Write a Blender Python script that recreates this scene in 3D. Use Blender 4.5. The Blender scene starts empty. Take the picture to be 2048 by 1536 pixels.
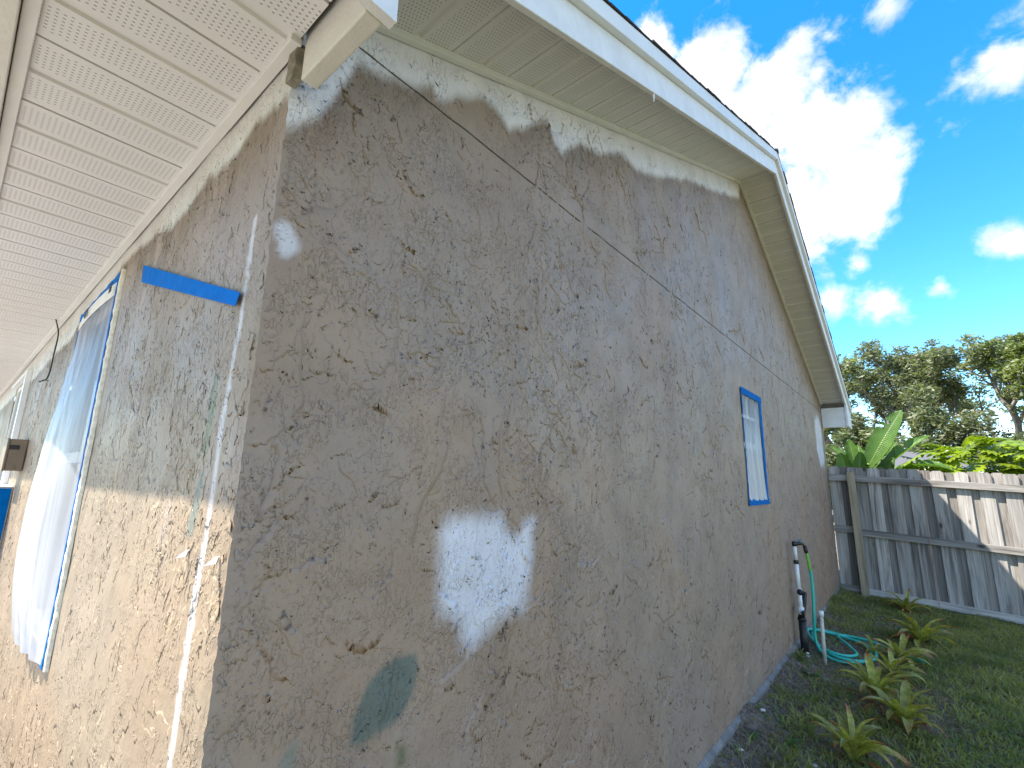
import bpy, math, random
import numpy as np
from mathutils import Vector, Matrix, Quaternion

random.seed(7)
RNG = np.random.default_rng(11)
SC = bpy.context.scene
COL = SC.collection

# ------------------------------------------------------------------ camera
CAM = Vector((1.0421, -0.3877, 1.4361))
YAW, PITCH, ROLL = -0.7016, 0.2001, 0.0199
fw = Vector((math.sin(YAW) * math.cos(PITCH), math.cos(YAW) * math.cos(PITCH), math.sin(PITCH)))
rt0 = Vector((math.cos(YAW), -math.sin(YAW), 0))
up0 = rt0.cross(fw)
rt = rt0 * math.cos(ROLL) + up0 * math.sin(ROLL)
up = up0 * math.cos(ROLL) - rt0 * math.sin(ROLL)
cd = bpy.data.cameras.new('camera')
cd.sensor_width = 36.0
cd.lens = 945.78 / 2048 * 36.0
cd.clip_start = 0.02
cd.clip_end = 3000
cam = bpy.data.objects.new('camera', cd)
COL.objects.link(cam)
m = Matrix.Identity(4)
for i in range(3):
    m[i][0], m[i][1], m[i][2], m[i][3] = rt[i], up[i], -fw[i], CAM[i]
cam.matrix_world = m
SC.camera = cam

# ------------------------------------------------------------------ sun, sky, exposure
SUN = Vector((-1.02, -1.0, 2.18)).normalized()
EXPOSURE = 1.62
SUN_STRENGTH = 4.6
SKY_STRENGTH = 0.15
sl = bpy.data.lights.new('sun', 'SUN')
sl.energy = SUN_STRENGTH
sl.angle = math.radians(0.55)
sl.color = (1.0, 0.93, 0.82)
so = bpy.data.objects.new('sun', sl)
so.rotation_euler = (-SUN).to_track_quat('-Z', 'Y').to_euler()
so.location = (-20, -20, 40)
COL.objects.link(so)
SC.view_settings.view_transform = 'Standard'
SC.view_settings.look = 'None'
SC.view_settings.exposure = EXPOSURE
SC.view_settings.gamma = 1.0
SC.view_settings.use_curve_mapping = False
SC.render.engine = 'CYCLES'
SC.cycles.max_bounces = 6
SC.cycles.diffuse_bounces = 4
SC.cycles.transparent_max_bounces = 12
SC.cycles.use_denoising = True


class NT:
    """small helper around a node tree"""
    def __init__(s, nt):
        s.t = nt

    def n(s, typ, **kw):
        nd = s.t.nodes.new(typ)
        for k, v in kw.items():
            if k.startswith('i_'):
                key = k[2:]
                key = int(key) if key.isdigit() else key.replace('_', ' ')
                s.set(nd.inputs[key], v)
            else:
                setattr(nd, k, v)
        return nd

    def set(s, sock, v):
        if isinstance(v, bpy.types.NodeSocket):
            s.t.links.new(v, sock)
        elif isinstance(v, bpy.types.Node):
            s.t.links.new(v.outputs[0], sock)
        else:
            sock.default_value = v

    def math(s, op, a, b=None, c=None, clamp=False):
        nd = s.t.nodes.new('ShaderNodeMath')
        nd.operation = op
        nd.use_clamp = clamp
        s.set(nd.inputs[0], a)
        if b is not None: s.set(nd.inputs[1], b)
        if c is not None: s.set(nd.inputs[2], c)
        return nd.outputs[0]

    def vmath(s, op, a, b=None):
        nd = s.t.nodes.new('ShaderNodeVectorMath')
        nd.operation = op
        s.set(nd.inputs[0], a)
        if b is not None: s.set(nd.inputs[1], b)
        return nd.outputs['Value'] if op in ('LENGTH', 'DOT_PRODUCT', 'DISTANCE') else nd.outputs[0]

    def noise(s, vec, scale, detail=4, rough=0.5, dist=0.0, out='Fac'):
        nd = s.t.nodes.new('ShaderNodeTexNoise')
        s.set(nd.inputs['Vector'], vec)
        s.set(nd.inputs['Scale'], scale)
        s.set(nd.inputs['Detail'], detail)
        s.set(nd.inputs['Roughness'], rough)
        s.set(nd.inputs['Distortion'], dist)
        return nd.outputs[out]

    def ramp(s, fac, a, b, lo=0.0, hi=1.0, smooth=True):
        nd = s.t.nodes.new('ShaderNodeMapRange')
        nd.interpolation_type = 'SMOOTHSTEP' if smooth else 'LINEAR'
        s.set(nd.inputs['Value'], fac)
        nd.inputs['From Min'].default_value = a
        nd.inputs['From Max'].default_value = b
        nd.inputs['To Min'].default_value = lo
        nd.inputs['To Max'].default_value = hi
        return nd.outputs['Result']

    def mix(s, fac, a, b, blend='MIX'):
        nd = s.t.nodes.new('ShaderNodeMix')
        nd.data_type = 'RGBA'
        nd.blend_type = blend
        s.set(nd.inputs['Factor'], fac)
        for k, v in (('A', a), ('B', b)):
            sock = [i for i in nd.inputs if i.name == k and i.type == 'RGBA'][0]
            if isinstance(v, tuple) and len(v) == 3: v = v + (1,)
            s.set(sock, v)
        return [o for o in nd.outputs if o.type == 'RGBA'][0]

    def mapping(s, vec, scale=(1, 1, 1), loc=(0, 0, 0), rot=(0, 0, 0)):
        nd = s.t.nodes.new('ShaderNodeMapping')
        s.set(nd.inputs['Vector'], vec)
        nd.inputs['Scale'].default_value = scale
        nd.inputs['Location'].default_value = loc
        nd.inputs['Rotation'].default_value = rot
        return nd.outputs[0]


# world: physical sky plus drifting cumulus, laid out by direction
world = bpy.data.worlds.new('World')
SC.world = world
world.use_nodes = True
wt = NT(world.node_tree)
world.node_tree.nodes.clear()
sky = wt.n('ShaderNodeTexSky', sky_type='NISHITA', sun_disc=False,
           sun_elevation=math.asin(SUN.z), sun_rotation=math.atan2(SUN.x, SUN.y) % (2 * math.pi),
           altitude=0.0, air_density=1.0, dust_density=0.08, ozone_density=2.6)
hs = wt.n('ShaderNodeHueSaturation', i_Saturation=1.38, i_Value=1.0, i_Hue=0.498, i_Color=sky.outputs[0])
skycol = wt.mix(1.0, hs.outputs[0], (SKY_STRENGTH, SKY_STRENGTH, SKY_STRENGTH), 'MULTIPLY')
tc = wt.n('ShaderNodeTexCoord')
D = wt.vmath('NORMALIZE', tc.outputs['Generated'])
blobs = [  # direction, radius, weight
    ((-0.262, 0.650, 0.712), 0.062, 1), ((-0.190, 0.718, 0.670), 0.085, 1), ((-0.120, 0.775, 0.620), 0.090, 1),
    ((-0.150, 0.790, 0.590), 0.13, 1), ((-0.050, 0.830, 0.553), 0.105, 1), ((-0.012, 0.866, 0.497), 0.080, 1),
    ((-0.085, 0.880, 0.465), 0.12, 1), ((-0.020, 0.890, 0.455), 0.085, 1), ((-0.08, 0.946, 0.313), 0.034, .58),
    ((-0.004, 0.954, 0.298), 0.046, .62), ((0.062, 0.951, 0.303), 0.034, .48), ((0.148, 0.927, 0.344), 0.046, .46),
    ((0.135, 0.814, 0.566), 0.060, .40), ((0.160, 0.820, 0.548), 0.080, .42), ((0.205, 0.835, 0.510), 0.090, .42),
    ((0.26, 0.82, 0.515), 0.13, .42), ((-0.062, 0.742, 0.668), 0.040, .42), ((-0.026, 0.750, 0.661), 0.030, .42),
    ((0.042, 0.750, 0.660), 0.026, .26), ((-0.035, 0.930, 0.365), 0.026, .55), ((-0.048, 0.777, 0.628), 0.03, .45),
]
fld = None
for c, r, wgt in blobs:
    c = Vector(c).normalized()
    dd = wt.vmath('DISTANCE', D, tuple(c))
    f = wt.math('MULTIPLY_ADD', dd, -wgt / r, wgt)
    fld = f if fld is None else wt.math('MAXIMUM', fld, f)
puffn = wt.n('ShaderNodeTexNoise', i_Vector=D, i_Scale=13.0, i_Detail=7.0, i_Roughness=0.62, i_Distortion=0.2)
nz = wt.math('MULTIPLY', wt.math('SUBTRACT', puffn.outputs['Fac'], 0.5), 2.5)
alpha = wt.ramp(wt.math('ADD', wt.math('MINIMUM', wt.math('MULTIPLY', fld, 1.15), 0.85), nz), 0.05, 0.68)
alpha = wt.math('MULTIPLY', alpha, wt.ramp(fld, 0.10, 0.55, 0.62, 1.0))
# clouds over the unseen rest of the sky, cover raised for whiter fill light
sepd = wt.n('ShaderNodeSeparateXYZ', i_0=D)
gen = wt.ramp(wt.noise(wt.mapping(D, (1, 1, 1.6), (3.1, 0.4, 1.2)), 3.2, 5, 0.57, 0.1), 0.44, 0.58)
away = wt.ramp(wt.vmath('DISTANCE', D, tuple(Vector((0.0, 0.85, 0.5)).normalized())), 0.42, 0.62)
gen = wt.math('MULTIPLY', wt.math('MULTIPLY', gen, away), wt.ramp(sepd.outputs[2], 0.04, 0.2))
alpha = wt.math('MAXIMUM', alpha, gen)
shade = wt.ramp(wt.noise(wt.mapping(D, (1, 1, 1), (0, 0, -.02)), 16.0, 3, 0.5), 0.35, 0.62)
cc = wt.mix(shade, (0.36, 0.375, 0.41), (0.50, 0.485, 0.48))
final = wt.mix(alpha, skycol, cc)
bg = wt.n('ShaderNodeBackground', i_Color=final, i_Strength=1.0)
wo = wt.n('ShaderNodeOutputWorld')
world.node_tree.links.new(bg.outputs[0], wo.inputs[0])


# ------------------------------------------------------------------ helpers
def material(name):
    mt = bpy.data.materials.new(name)
    mt.use_nodes = True
    t = NT(mt.node_tree)
    b = mt.node_tree.nodes['Principled BSDF']
    return mt, t, b


def plain(name, col, rough=0.6, metal=0.0, var=0.12, scale=12.0, bump=0.0, bscale=60.0, spec=0.5):
    mt, t, b = material(name)
    tcx = t.n('ShaderNodeTexCoord').outputs['Object']
    nz = t.noise(tcx, scale, 5, 0.6)
    v = t.ramp(nz, 0.25, 0.75, 1 - var, 1 + var)
    c = t.mix(1.0, col, t.n('ShaderNodeCombineColor', i_0=v, i_1=v, i_2=v).outputs[0], 'MULTIPLY')
    t.set(b.inputs['Base Color'], c)
    b.inputs['Roughness'].default_value = rough
    b.inputs['Metallic'].default_value = metal
    b.inputs['Specular IOR Level'].default_value = spec
    if bump:
        bn = t.n('ShaderNodeBump', i_Strength=1.0, i_Distance=bump, i_Height=t.noise(tcx, bscale, 5, 0.6))
        t.set(b.inputs['Normal'], bn.outputs[0])
    return mt


class MB:
    def __init__(s):
        s.v, s.f, s.uv = [], [], []

    def add(s, vs, fs):
        o = len(s.v)
        s.v += [tuple(p) for p in vs]
        s.f += [tuple(i + o for i in f) for f in fs]
        return s

    def hexa(s, c):
        """eight corners: bottom loop 0-3, top loop 4-7"""
        return s.add(c, [(3, 2, 1, 0), (4, 5, 6, 7), (0, 1, 5, 4), (1, 2, 6, 5), (2, 3, 7, 6), (3, 0, 4, 7)])

    def box(s, x0, x1, y0, y1, z0, z1):
        x0, x1 = min(x0, x1), max(x0, x1); y0, y1 = min(y0, y1), max(y0, y1); z0, z1 = min(z0, z1), max(z0, z1)
        return s.hexa([(x0, y0, z0), (x1, y0, z0), (x1, y1, z0), (x0, y1, z0),
                       (x0, y0, z1), (x1, y0, z1), (x1, y1, z1), (x0, y1, z1)])

    def tube(s, pts, rad, n=8, cap=True):
        pts = [Vector(p) for p in pts]
        if not hasattr(rad, '__len__'): rad = [rad] * len(pts)
        rings = []
        ref = None
        for i, p in enumerate(pts):
            d = (pts[min(i + 1, len(pts) - 1)] - pts[max(i - 1, 0)])
            d = d.normalized() if d.length > 1e-9 else Vector((0, 0, 1))
            if ref is None:
                ref = d.orthogonal().normalized()
            ref = (ref - d * ref.dot(d))
            ref = ref.normalized() if ref.length > 1e-6 else d.orthogonal().normalized()
            b = d.cross(ref)
            rings.append([p + (ref * math.cos(2 * math.pi * k / n) + b * math.sin(2 * math.pi * k / n)) * rad[i] for k in range(n)])
        vs = [q for r in rings for q in r]
        fs = []
        for i in range(len(pts) - 1):
            for k in range(n):
                a, b2 = i * n + k, i * n + (k + 1) % n
                fs.append((a, b2, b2 + n, a + n))
        if cap:
            fs.append(tuple(range(n - 1, -1, -1)))
            fs.append(tuple((len(pts) - 1) * n + k for k in range(n)))
        return s.add(vs, fs)

    def mesh(s, name, mat, smooth=False):
        me = bpy.data.meshes.new(name)
        me.from_pydata(s.v, [], s.f)
        if mat: me.materials.append(mat)
        if smooth: me.polygons.foreach_set('use_smooth', [True] * len(me.polygons))
        me.update()
        return me

    def obj(s, name, mat, parent=None, smooth=False, loc=None):
        """link as one mesh object; loc moves the origin there"""
        if loc is not None:
            s.v = [(a - loc[0], b - loc[1], c - loc[2]) for a, b, c in s.v]
        o = bpy.data.objects.new(name, s.mesh(name, mat, smooth))
        COL.objects.link(o)
        if loc is not None: o.location = loc
        if parent: o.parent = parent
        return o


def tag(o, label=None, cat=None, group=None, kind=None):
    if label: o['label'] = label
    if cat: o['category'] = cat
    if group: o['group'] = group
    if kind: o['kind'] = kind
    return o


def empty(name, loc=(0, 0, 0), label=None, cat=None, group=None):
    o = bpy.data.objects.new(name, None)
    o.empty_display_size = 0.1
    COL.objects.link(o)
    o.location = loc
    return tag(o, label, cat, group)


def inst(name, me, parent, loc=(0, 0, 0), rot=None, scale=None):
    o = bpy.data.objects.new(name, me)
    COL.objects.link(o)
    o.location = loc
    if rot is not None:
        if isinstance(rot, Quaternion):
            o.rotation_mode = 'QUATERNION'
            o.rotation_quaternion = rot
        else:
            o.rotation_euler = rot
    if scale is not None: o.scale = scale if hasattr(scale, '__len__') else (scale,) * 3
    o.parent = parent
    return o


def rel(p, o):
    return (p[0] - o[0], p[1] - o[1], p[2] - o[2])


def bevel(o, w=0.003, seg=2):
    md = o.modifiers.new('bevel', 'BEVEL')
    md.width = w
    md.segments = seg
    md.limit_method = 'ANGLE'
    return o


def spline(pts, n=8):
    """Catmull-Rom through the points"""
    P = [Vector(p) for p in pts]
    P = [2 * P[0] - P[1]] + P + [2 * P[-1] - P[-2]]
    out = []
    for i in range(1, len(P) - 2):
        for k in range(n):
            t = k / n
            a, b, c, d = P[i - 1], P[i], P[i + 1], P[i + 2]
            out.append(0.5 * ((2 * b) + (c - a) * t + (2 * a - 5 * b + 4 * c - d) * t * t + (3 * b - a - 3 * c + d) * t ** 3))
    out.append(P[-2])
    return out


# numpy value noise
_perm = np.random.default_rng(3).random((256, 256))
def vnoise(x, y):
    xi, yi = np.floor(x).astype(int), np.floor(y).astype(int)
    fx, fy = x - xi, y - yi
    fx = fx * fx * (3 - 2 * fx); fy = fy * fy * (3 - 2 * fy)
    g = lambda a, b: _perm[a % 256, b % 256]
    return (g(xi, yi) * (1 - fx) + g(xi + 1, yi) * fx) * (1 - fy) + (g(xi, yi + 1) * (1 - fx) + g(xi + 1, yi + 1) * fx) * fy
def fbm(x, y, o=4, seed=0):
    s = 0; a = 0.5
    for k in range(o):
        s = s + a * vnoise(x * 2 ** k + 17.3 * k + seed, y * 2 ** k + 9.1 * k + seed * 1.7); a *= 0.5
    return s / (1 - 0.5 ** o)
def sstep(x, a, b):
    t = np.clip((x - a) / (b - a), 0, 1)
    return t * t * (3 - 2 * t)
def poly_sd(px, py, poly):
    """signed distance, negative inside"""
    poly = np.array(poly, float)
    d = np.full(px.shape, 1e9); ins = np.zeros(px.shape, bool)
    n = len(poly)
    for i in range(n):
        ax, ay = poly[i]; bx, by = poly[(i + 1) % n]
        ex, ey = bx - ax, by - ay
        wx, wy = px - ax, py - ay
        t = np.clip((wx * ex + wy * ey) / (ex * ex + ey * ey + 1e-12), 0, 1)
        d = np.minimum(d, np.hypot(wx - ex * t, wy - ey * t))
        c = ((ay > py) != (by > py)) & (px < (bx - ax) * (py - ay) / (by - ay + 1e-12) + ax)
        ins ^= c
    return np.where(ins, -d, d)


# ------------------------------------------------------------------ materials
def stucco_material(name, seed, worm=1.0, grain=True):
    mt, t, b = material(name)
    oc = t.n('ShaderNodeTexCoord').outputs['Object']
    att = t.n('ShaderNodeAttribute', attribute_name='paint')
    base = att.outputs['Color']
    # fine sand grain and soft trowel waves; the laps themselves are modelled
    c1 = t.mapping(oc, (1, 1, 0.6), (seed, seed * 0.7, 0))
    warp = t.noise(c1, 26.0, 4, 0.62)
    clus = t.ramp(t.noise(oc, 6.0, 2, 0.6), 0.42, 0.60)
    pop = t.math('MULTIPLY', t.ramp(t.noise(c1, 85.0, 2, 0.6, 0.6), 0.50, 0.62), clus)
    h = t.math('MULTIPLY', warp, 0.0045)
    h = t.math('MULTIPLY_ADD', pop, 0.0026 * worm, h)
    if grain:
        bn = t.n('ShaderNodeBump', i_Strength=1.0, i_Distance=1.0, i_Height=h)
        t.set(b.inputs['Normal'], bn.outputs[0])
    # mottled film thickness of fresh paint
    v = t.ramp(t.noise(oc, 3.2, 6, 0.62), 0.25, 0.75, 0.90, 1.10)
    vv = v
    col = t.mix(1.0, base, t.n('ShaderNodeCombineColor', i_0=vv, i_1=vv, i_2=vv).outputs[0], 'MULTIPLY')
    t.set(b.inputs['Base Color'], col)
    b.inputs['Specular IOR Level'].default_value = 0.32
    t.set(b.inputs['Roughness'], t.ramp(t.noise(oc, 2.1, 3, 0.6), 0.3, 0.7, 0.42, 0.62))
    return mt


def soffit_material(name, col):
    """vinyl with punched vent slots; UV is in metres (u along the panel, v across)"""
    mt, t, b = material(name)
    uv = t.n('ShaderNodeTexCoord').outputs['UV']
    sp = t.n('ShaderNodeSeparateXYZ', i_0=uv)
    u, v = sp.outputs[0], sp.outputs[1]
    fu = t.math('ABSOLUTE', t.math('SUBTRACT', t.math('FRACT', t.math('DIVIDE', u, 0.0128)), 0.5))
    row = t.math('FLOOR', t.math('DIVIDE', u, 0.0128))
    stag = t.math('MULTIPLY', t.math('MODULO', row, 2.0), 0.5)
    fv = t.math('ABSOLUTE', t.math('SUBTRACT', t.math('FRACT', t.math('ADD', t.math('DIVIDE', v, 0.0127), stag)), 0.5))
    hole = t.math('MULTIPLY', t.math('LESS_THAN', fu, 0.21), t.math('LESS_THAN', fv, 0.11))
    hv = t.math('FRACT', t.math('DIVIDE', v, 0.1524))
    band = t.math('MULTIPLY', t.math('GREATER_THAN', hv, 0.20), t.math('LESS_THAN', hv, 0.80))
    hole = t.math('MULTIPLY', hole, band)
    oc = t.n('ShaderNodeTexCoord').outputs['Object']
    dirt = t.ramp(t.noise(oc, 2.5, 5, 0.6), 0.3, 0.7, 0.95, 1.03)
    c = t.mix(1.0, col, t.n('ShaderNodeCombineColor', i_0=dirt, i_1=dirt, i_2=dirt).outputs[0], 'MULTIPLY')
    t.set(b.inputs['Base Color'], t.mix(t.math('MULTIPLY', hole, 0.85), c, (0.05, 0.045, 0.04)))
    b.inputs['Roughness'].default_value = 0.45
    bn = t.n('ShaderNodeBump', i_Strength=0.5, i_Distance=0.004, i_Height=t.noise(oc, 7.0, 2, 0.5))
    t.set(b.inputs['Normal'], bn.outputs[0])
    return mt


def wood_material(name, a, c, dark):
    mt, t, b = material(name)
    oc = t.n('ShaderNodeTexCoord').outputs['Object']
    rnd = t.n('ShaderNodeObjectInfo').outputs['Random']
    off = t.n('ShaderNodeCombineXYZ', i_0=t.math('MULTIPLY', rnd, 37.0), i_1=t.math('MULTIPLY', rnd, 11.0), i_2=t.math('MULTIPLY', rnd, 23.0))
    p = t.vmath('ADD', oc, off.outputs[0])
    g = t.noise(t.mapping(p, (60, 60, 1.6)), 1.0, 5, 0.6, 0.8)
    g2 = t.noise(t.mapping(p, (9, 9, 0.9)), 1.0, 4, 0.6, 0.5)
    vor = t.n('ShaderNodeTexVoronoi', feature='F1', i_Vector=t.mapping(p, (5.0, 5.0, 2.4)), i_Scale=1.0, i_Randomness=1.0)
    kd = t.vmath('LENGTH', t.n('ShaderNodeVectorMath', operation='SUBTRACT', i_0=t.mapping(p, (5.0, 5.0, 2.4)), i_1=vor.outputs['Position']).outputs[0])
    keep = t.math('GREATER_THAN', t.n('ShaderNodeSeparateColor', i_0=vor.outputs['Color']).outputs[0], 0.30)
    knot = t.math('MULTIPLY', t.ramp(t.math('ADD', kd, t.math('MULTIPLY', t.math('SUBTRACT', g2, 0.5), 0.1)), 0.06, 0.15, 1.0, 0.0), keep)
    col = t.mix(t.ramp(g, 0.3, 0.7), a, c)
    v = t.ramp(rnd, 0.0, 1.0, 0.66, 1.25, False)
    col = t.mix(1.0, col, t.n('ShaderNodeCombineColor', i_0=v, i_1=v, i_2=v).outputs[0], 'MULTIPLY')
    col = t.mix(t.ramp(g2, 0.46, 0.72, 0.0, 0.85), col, dark)
    col = t.mix(t.math('MULTIPLY', knot, 0.85), col, (0.035, 0.025, 0.02))
    t.set(b.inputs['Base Color'], col)
    b.inputs['Roughness'].default_value = 0.85
    b.inputs['Specular IOR Level'].default_value = 0.2
    bn = t.n('ShaderNodeBump', i_Strength=0.8, i_Distance=0.004, i_Height=g)
    t.set(b.inputs['Normal'], bn.outputs[0])
    return mt


def leaf_material(name, a, c, trans=0.35, rough=0.45, ribs=None, scale=6.0, objvar=0.25, tip=None):
    mt, t, b = material(name)
    oc = t.n('ShaderNodeTexCoord').outputs['Object']
    rnd = t.n('ShaderNodeObjectInfo').outputs['Random']
    col = t.mix(t.ramp(t.noise(oc, scale, 4, 0.6), 0.3, 0.7), a, c)
    v = t.ramp(rnd, 0.0, 1.0, 1 - objvar, 1 + objvar, False)
    col = t.mix(1.0, col, t.n('ShaderNodeCombineColor', i_0=v, i_1=v, i_2=v).outputs[0], 'MULTIPLY')
    nrm = None
    if ribs or tip:
        uv = t.n('ShaderNodeTexCoord').outputs['UV']
        sp = t.n('ShaderNodeSeparateXYZ', i_0=uv)
    if tip:
        tf = t.ramp(t.math('ADD', sp.outputs[0], t.math('MULTIPLY', t.noise(oc, 22.0, 3, 0.6), 0.35)), 0.80, 1.15)
        col = t.mix(t.math('MULTIPLY', tf, t.ramp(rnd, 0.1, 0.55)), col, tip)
    if ribs:
        rr = t.math('SINE', t.math('MULTIPLY', t.math('ADD', sp.outputs[0], t.math('MULTIPLY', t.math('ABSOLUTE', t.math('SUBTRACT', sp.outputs[1], 0.5)), -0.35)), ribs))
        bn = t.n('ShaderNodeBump', i_Strength=0.6, i_Distance=0.004, i_Height=rr)
        nrm = bn.outputs[0]
        col = t.mix(t.ramp(t.math('ABSOLUTE', t.math('SUBTRACT', sp.outputs[1], 0.5)), 0.0, 0.03, 0.7, 0.0), col, (0.30, 0.36, 0.13))
    t.set(b.inputs['Base Color'], col)
    b.inputs['Roughness'].default_value = rough
    if nrm: t.set(b.inputs['Normal'], nrm)
    tr = t.n('ShaderNodeBsdfTranslucent', i_Color=t.mix(1.0, col, (1.5, 1.6, 0.7), 'MULTIPLY'))
    ms = t.n('ShaderNodeMixShader', i_0=trans, i_1=b.outputs[0], i_2=tr.outputs[0])
    out = mt.node_tree.nodes['Material Output']
    mt.node_tree.links.new(ms.outputs[0], out.inputs[0])
    return mt


def film_material(name, opac, tint, grad=0.0):
    mt, t, b = material(name)
    oc = t.n('ShaderNodeTexCoord').outputs['Object']
    streak = t.noise(t.mapping(oc, (15, 15, 1.0)), 1.0, 5, 0.6, 0.4)
    t.set(b.inputs['Base Color'], t.mix(t.ramp(streak, 0.3, 0.7), tint, (0.60, 0.62, 0.67)))
    b.inputs['Roughness'].default_value = 0.28
    b.inputs['Specular IOR Level'].default_value = 0.6
    bn = t.n('ShaderNodeBump', i_Strength=0.35, i_Distance=0.006, i_Height=t.math('ADD', streak, t.math('MULTIPLY', t.noise(oc, 30.0, 4, 0.6), 0.3)))
    t.set(b.inputs['Normal'], bn.outputs[0])
    trl = t.n('ShaderNodeBsdfTranslucent', i_Color=(0.75, 0.78, 0.82, 1))
    m1 = t.n('ShaderNodeMixShader', i_0=0.15, i_1=b.outputs[0], i_2=trl.outputs[0])
    tp = t.n('ShaderNodeBsdfTransparent', i_Color=(0.95, 0.96, 0.98, 1))
    fac = t.ramp(streak, 0.25, 0.75, opac - 0.12, min(1.0, opac + 0.12))
    if grad:
        fac = t.math('SUBTRACT', fac, t.math('MULTIPLY', t.n('ShaderNodeSeparateXYZ', i_0=oc).outputs[2], grad), clamp=True)
    m2 = t.n('ShaderNodeMixShader', i_0=fac, i_1=tp.outputs[0], i_2=m1.outputs[0])
    mt.node_tree.links.new(m2.outputs[0], mt.node_tree.nodes['Material Output'].inputs[0])
    return mt


M = {}
M['stucco_gable'] = stucco_material('stucco_gable', 0.0)
M['stucco_front'] = stucco_material('stucco_front', 5.3, 0.9)
M['laps_gable'] = stucco_material('stucco_laps_gable', 0.0, grain=False)
M['laps_front'] = stucco_material('stucco_laps_front', 5.3, grain=False)
M['stucco_plain'] = plain('stucco_plain', (0.34, 0.29, 0.235), 0.6, bump=0.004, bscale=40)
M['soffit'] = soffit_material('soffit_vinyl', (0.675, 0.665, 0.655))
M['trim'] = plain('trim_vinyl', (0.675, 0.665, 0.64), 0.5, var=0.05, scale=5)
M['fascia'] = plain('fascia_paint', (0.73, 0.725, 0.74), 0.45, var=0.08, scale=9, bump=0.0015, bscale=120)
M['drip'] = plain('drip_edge_metal', (0.74, 0.74, 0.74), 0.4, var=0.05, scale=4)
M['board'] = plain('board_paint', (0.60, 0.58, 0.53), 0.55, var=0.06, scale=14, bump=0.0015, bscale=90)
M['shingle'] = plain('asphalt_shingle', (0.055, 0.05, 0.048), 0.95, var=0.5, scale=180, bump=0.003, bscale=300, spec=0.2)
M['nshingle'] = plain('neighbour_shingle', (0.105, 0.105, 0.115), 0.95, var=0.25, scale=30, spec=0.2)
M['foundation'] = plain('foundation_concrete', (0.20, 0.19, 0.18), 0.9, var=0.3, scale=9, bump=0.006, bscale=50)
M['added_concrete'] = plain('bounce_concrete', (0.44, 0.42, 0.39), 0.9, var=0.12, scale=3, bump=0.003, bscale=90)
M['tape'] = plain('blue_masking_tape', (0.0, 0.125, 0.43), 0.7, spec=0.04, var=0.12, scale=20, bump=0.0006, bscale=90)
M['film'] = film_material('plastic_film', 0.84, (0.50, 0.51, 0.54), 0.26)
M['film_thin'] = film_material('plastic_film_thin', 0.90, (0.74, 0.75, 0.77), 0.62)
M['paper'] = plain('masking_paper', (0.66, 0.62, 0.54), 0.7, var=0.06)
M['ink'] = plain('black_ink', (0.03, 0.03, 0.03), 0.6)
M['white_frame'] = plain('window_frame_white', (0.74, 0.75, 0.75), 0.4, var=0.05)
M['curtain'] = plain('curtain_cloth', (0.62, 0.62, 0.60), 0.9, var=0.08)
M['dark'] = plain('dark_interior', (0.03, 0.03, 0.035), 0.9)
M['pvc'] = plain('white_pvc', (0.74, 0.74, 0.72), 0.35, var=0.06, scale=30)
M['pvc_dirty'] = plain('weathered_pvc', (0.55, 0.52, 0.44), 0.5, var=0.25, scale=18)
M['black_plastic'] = plain('black_plastic', (0.012, 0.012, 0.013), 0.45, var=0.3, scale=25)
M['black_cable'] = plain('black_cable', (0.015, 0.015, 0.015), 0.5)
M['brass'] = plain('dull_brass', (0.10, 0.075, 0.05), 0.45, 0.7, var=0.3)
M['teal'] = plain('teal_hose', (0.025, 0.42, 0.33), 0.4, var=0.10, scale=15)
M['lime'] = plain('lime_hose_end', (0.15, 0.42, 0.05), 0.4)
M['brown_box'] = plain('brown_painted_metal', (0.20, 0.15, 0.105), 0.5, var=0.08)
M['string'] = plain('red_string', (0.36, 0.16, 0.12), 0.8)
M['flake'] = plain('paint_flake', (0.36, 0.33, 0.31), 0.6)
M['caulk'] = plain('caulk_edge', (0.66, 0.60, 0.48), 0.7, var=0.2, scale=40, bump=0.004, bscale=60)
M['stub'] = plain('rough_stucco_stub', (0.22, 0.20, 0.155), 0.85, var=0.3, scale=60, bump=0.004, bscale=90)
M['seam_shade'] = plain('joint_shade', (0.045, 0.038, 0.030), 0.9, var=0.4, scale=60)  # dark colour stands for the shade inside the gable seam
M['pebble'] = plain('pale_pebble', (0.55, 0.53, 0.50), 0.8, var=0.2, scale=40)
M['twig'] = plain('dry_twig', (0.24, 0.17, 0.11), 0.9, var=0.3, scale=30)
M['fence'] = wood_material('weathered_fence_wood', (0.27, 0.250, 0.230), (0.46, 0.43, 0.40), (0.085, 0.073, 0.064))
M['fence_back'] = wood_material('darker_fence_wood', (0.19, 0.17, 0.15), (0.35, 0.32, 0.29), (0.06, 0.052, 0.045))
M['post'] = wood_material('post_wood', (0.31, 0.25, 0.175), (0.42, 0.35, 0.25), (0.16, 0.12, 0.08))
M['bark'] = plain('grey_bark', (0.20, 0.18, 0.155), 0.9, var=0.35, scale=3, bump=0.02, bscale=14)
M['oak'] = leaf_material('oak_leaves', (0.118, 0.148, 0.080), (0.235, 0.262, 0.150), 0.38, 0.5, scale=0.9)
M['oak_dark'] = leaf_material('dark_oak_leaves', (0.078, 0.105, 0.048), (0.170, 0.200, 0.100), 0.33, 0.5, scale=0.9)
M['oak_green'] = leaf_material('green_oak_leaves', (0.085, 0.125, 0.025), (0.18, 0.22, 0.06), 0.35, 0.5, scale=0.9)
M['hedge'] = leaf_material('hedge_leaves', (0.090, 0.112, 0.055), (0.19, 0.210, 0.110), 0.33, 0.5, scale=1.3)
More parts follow.
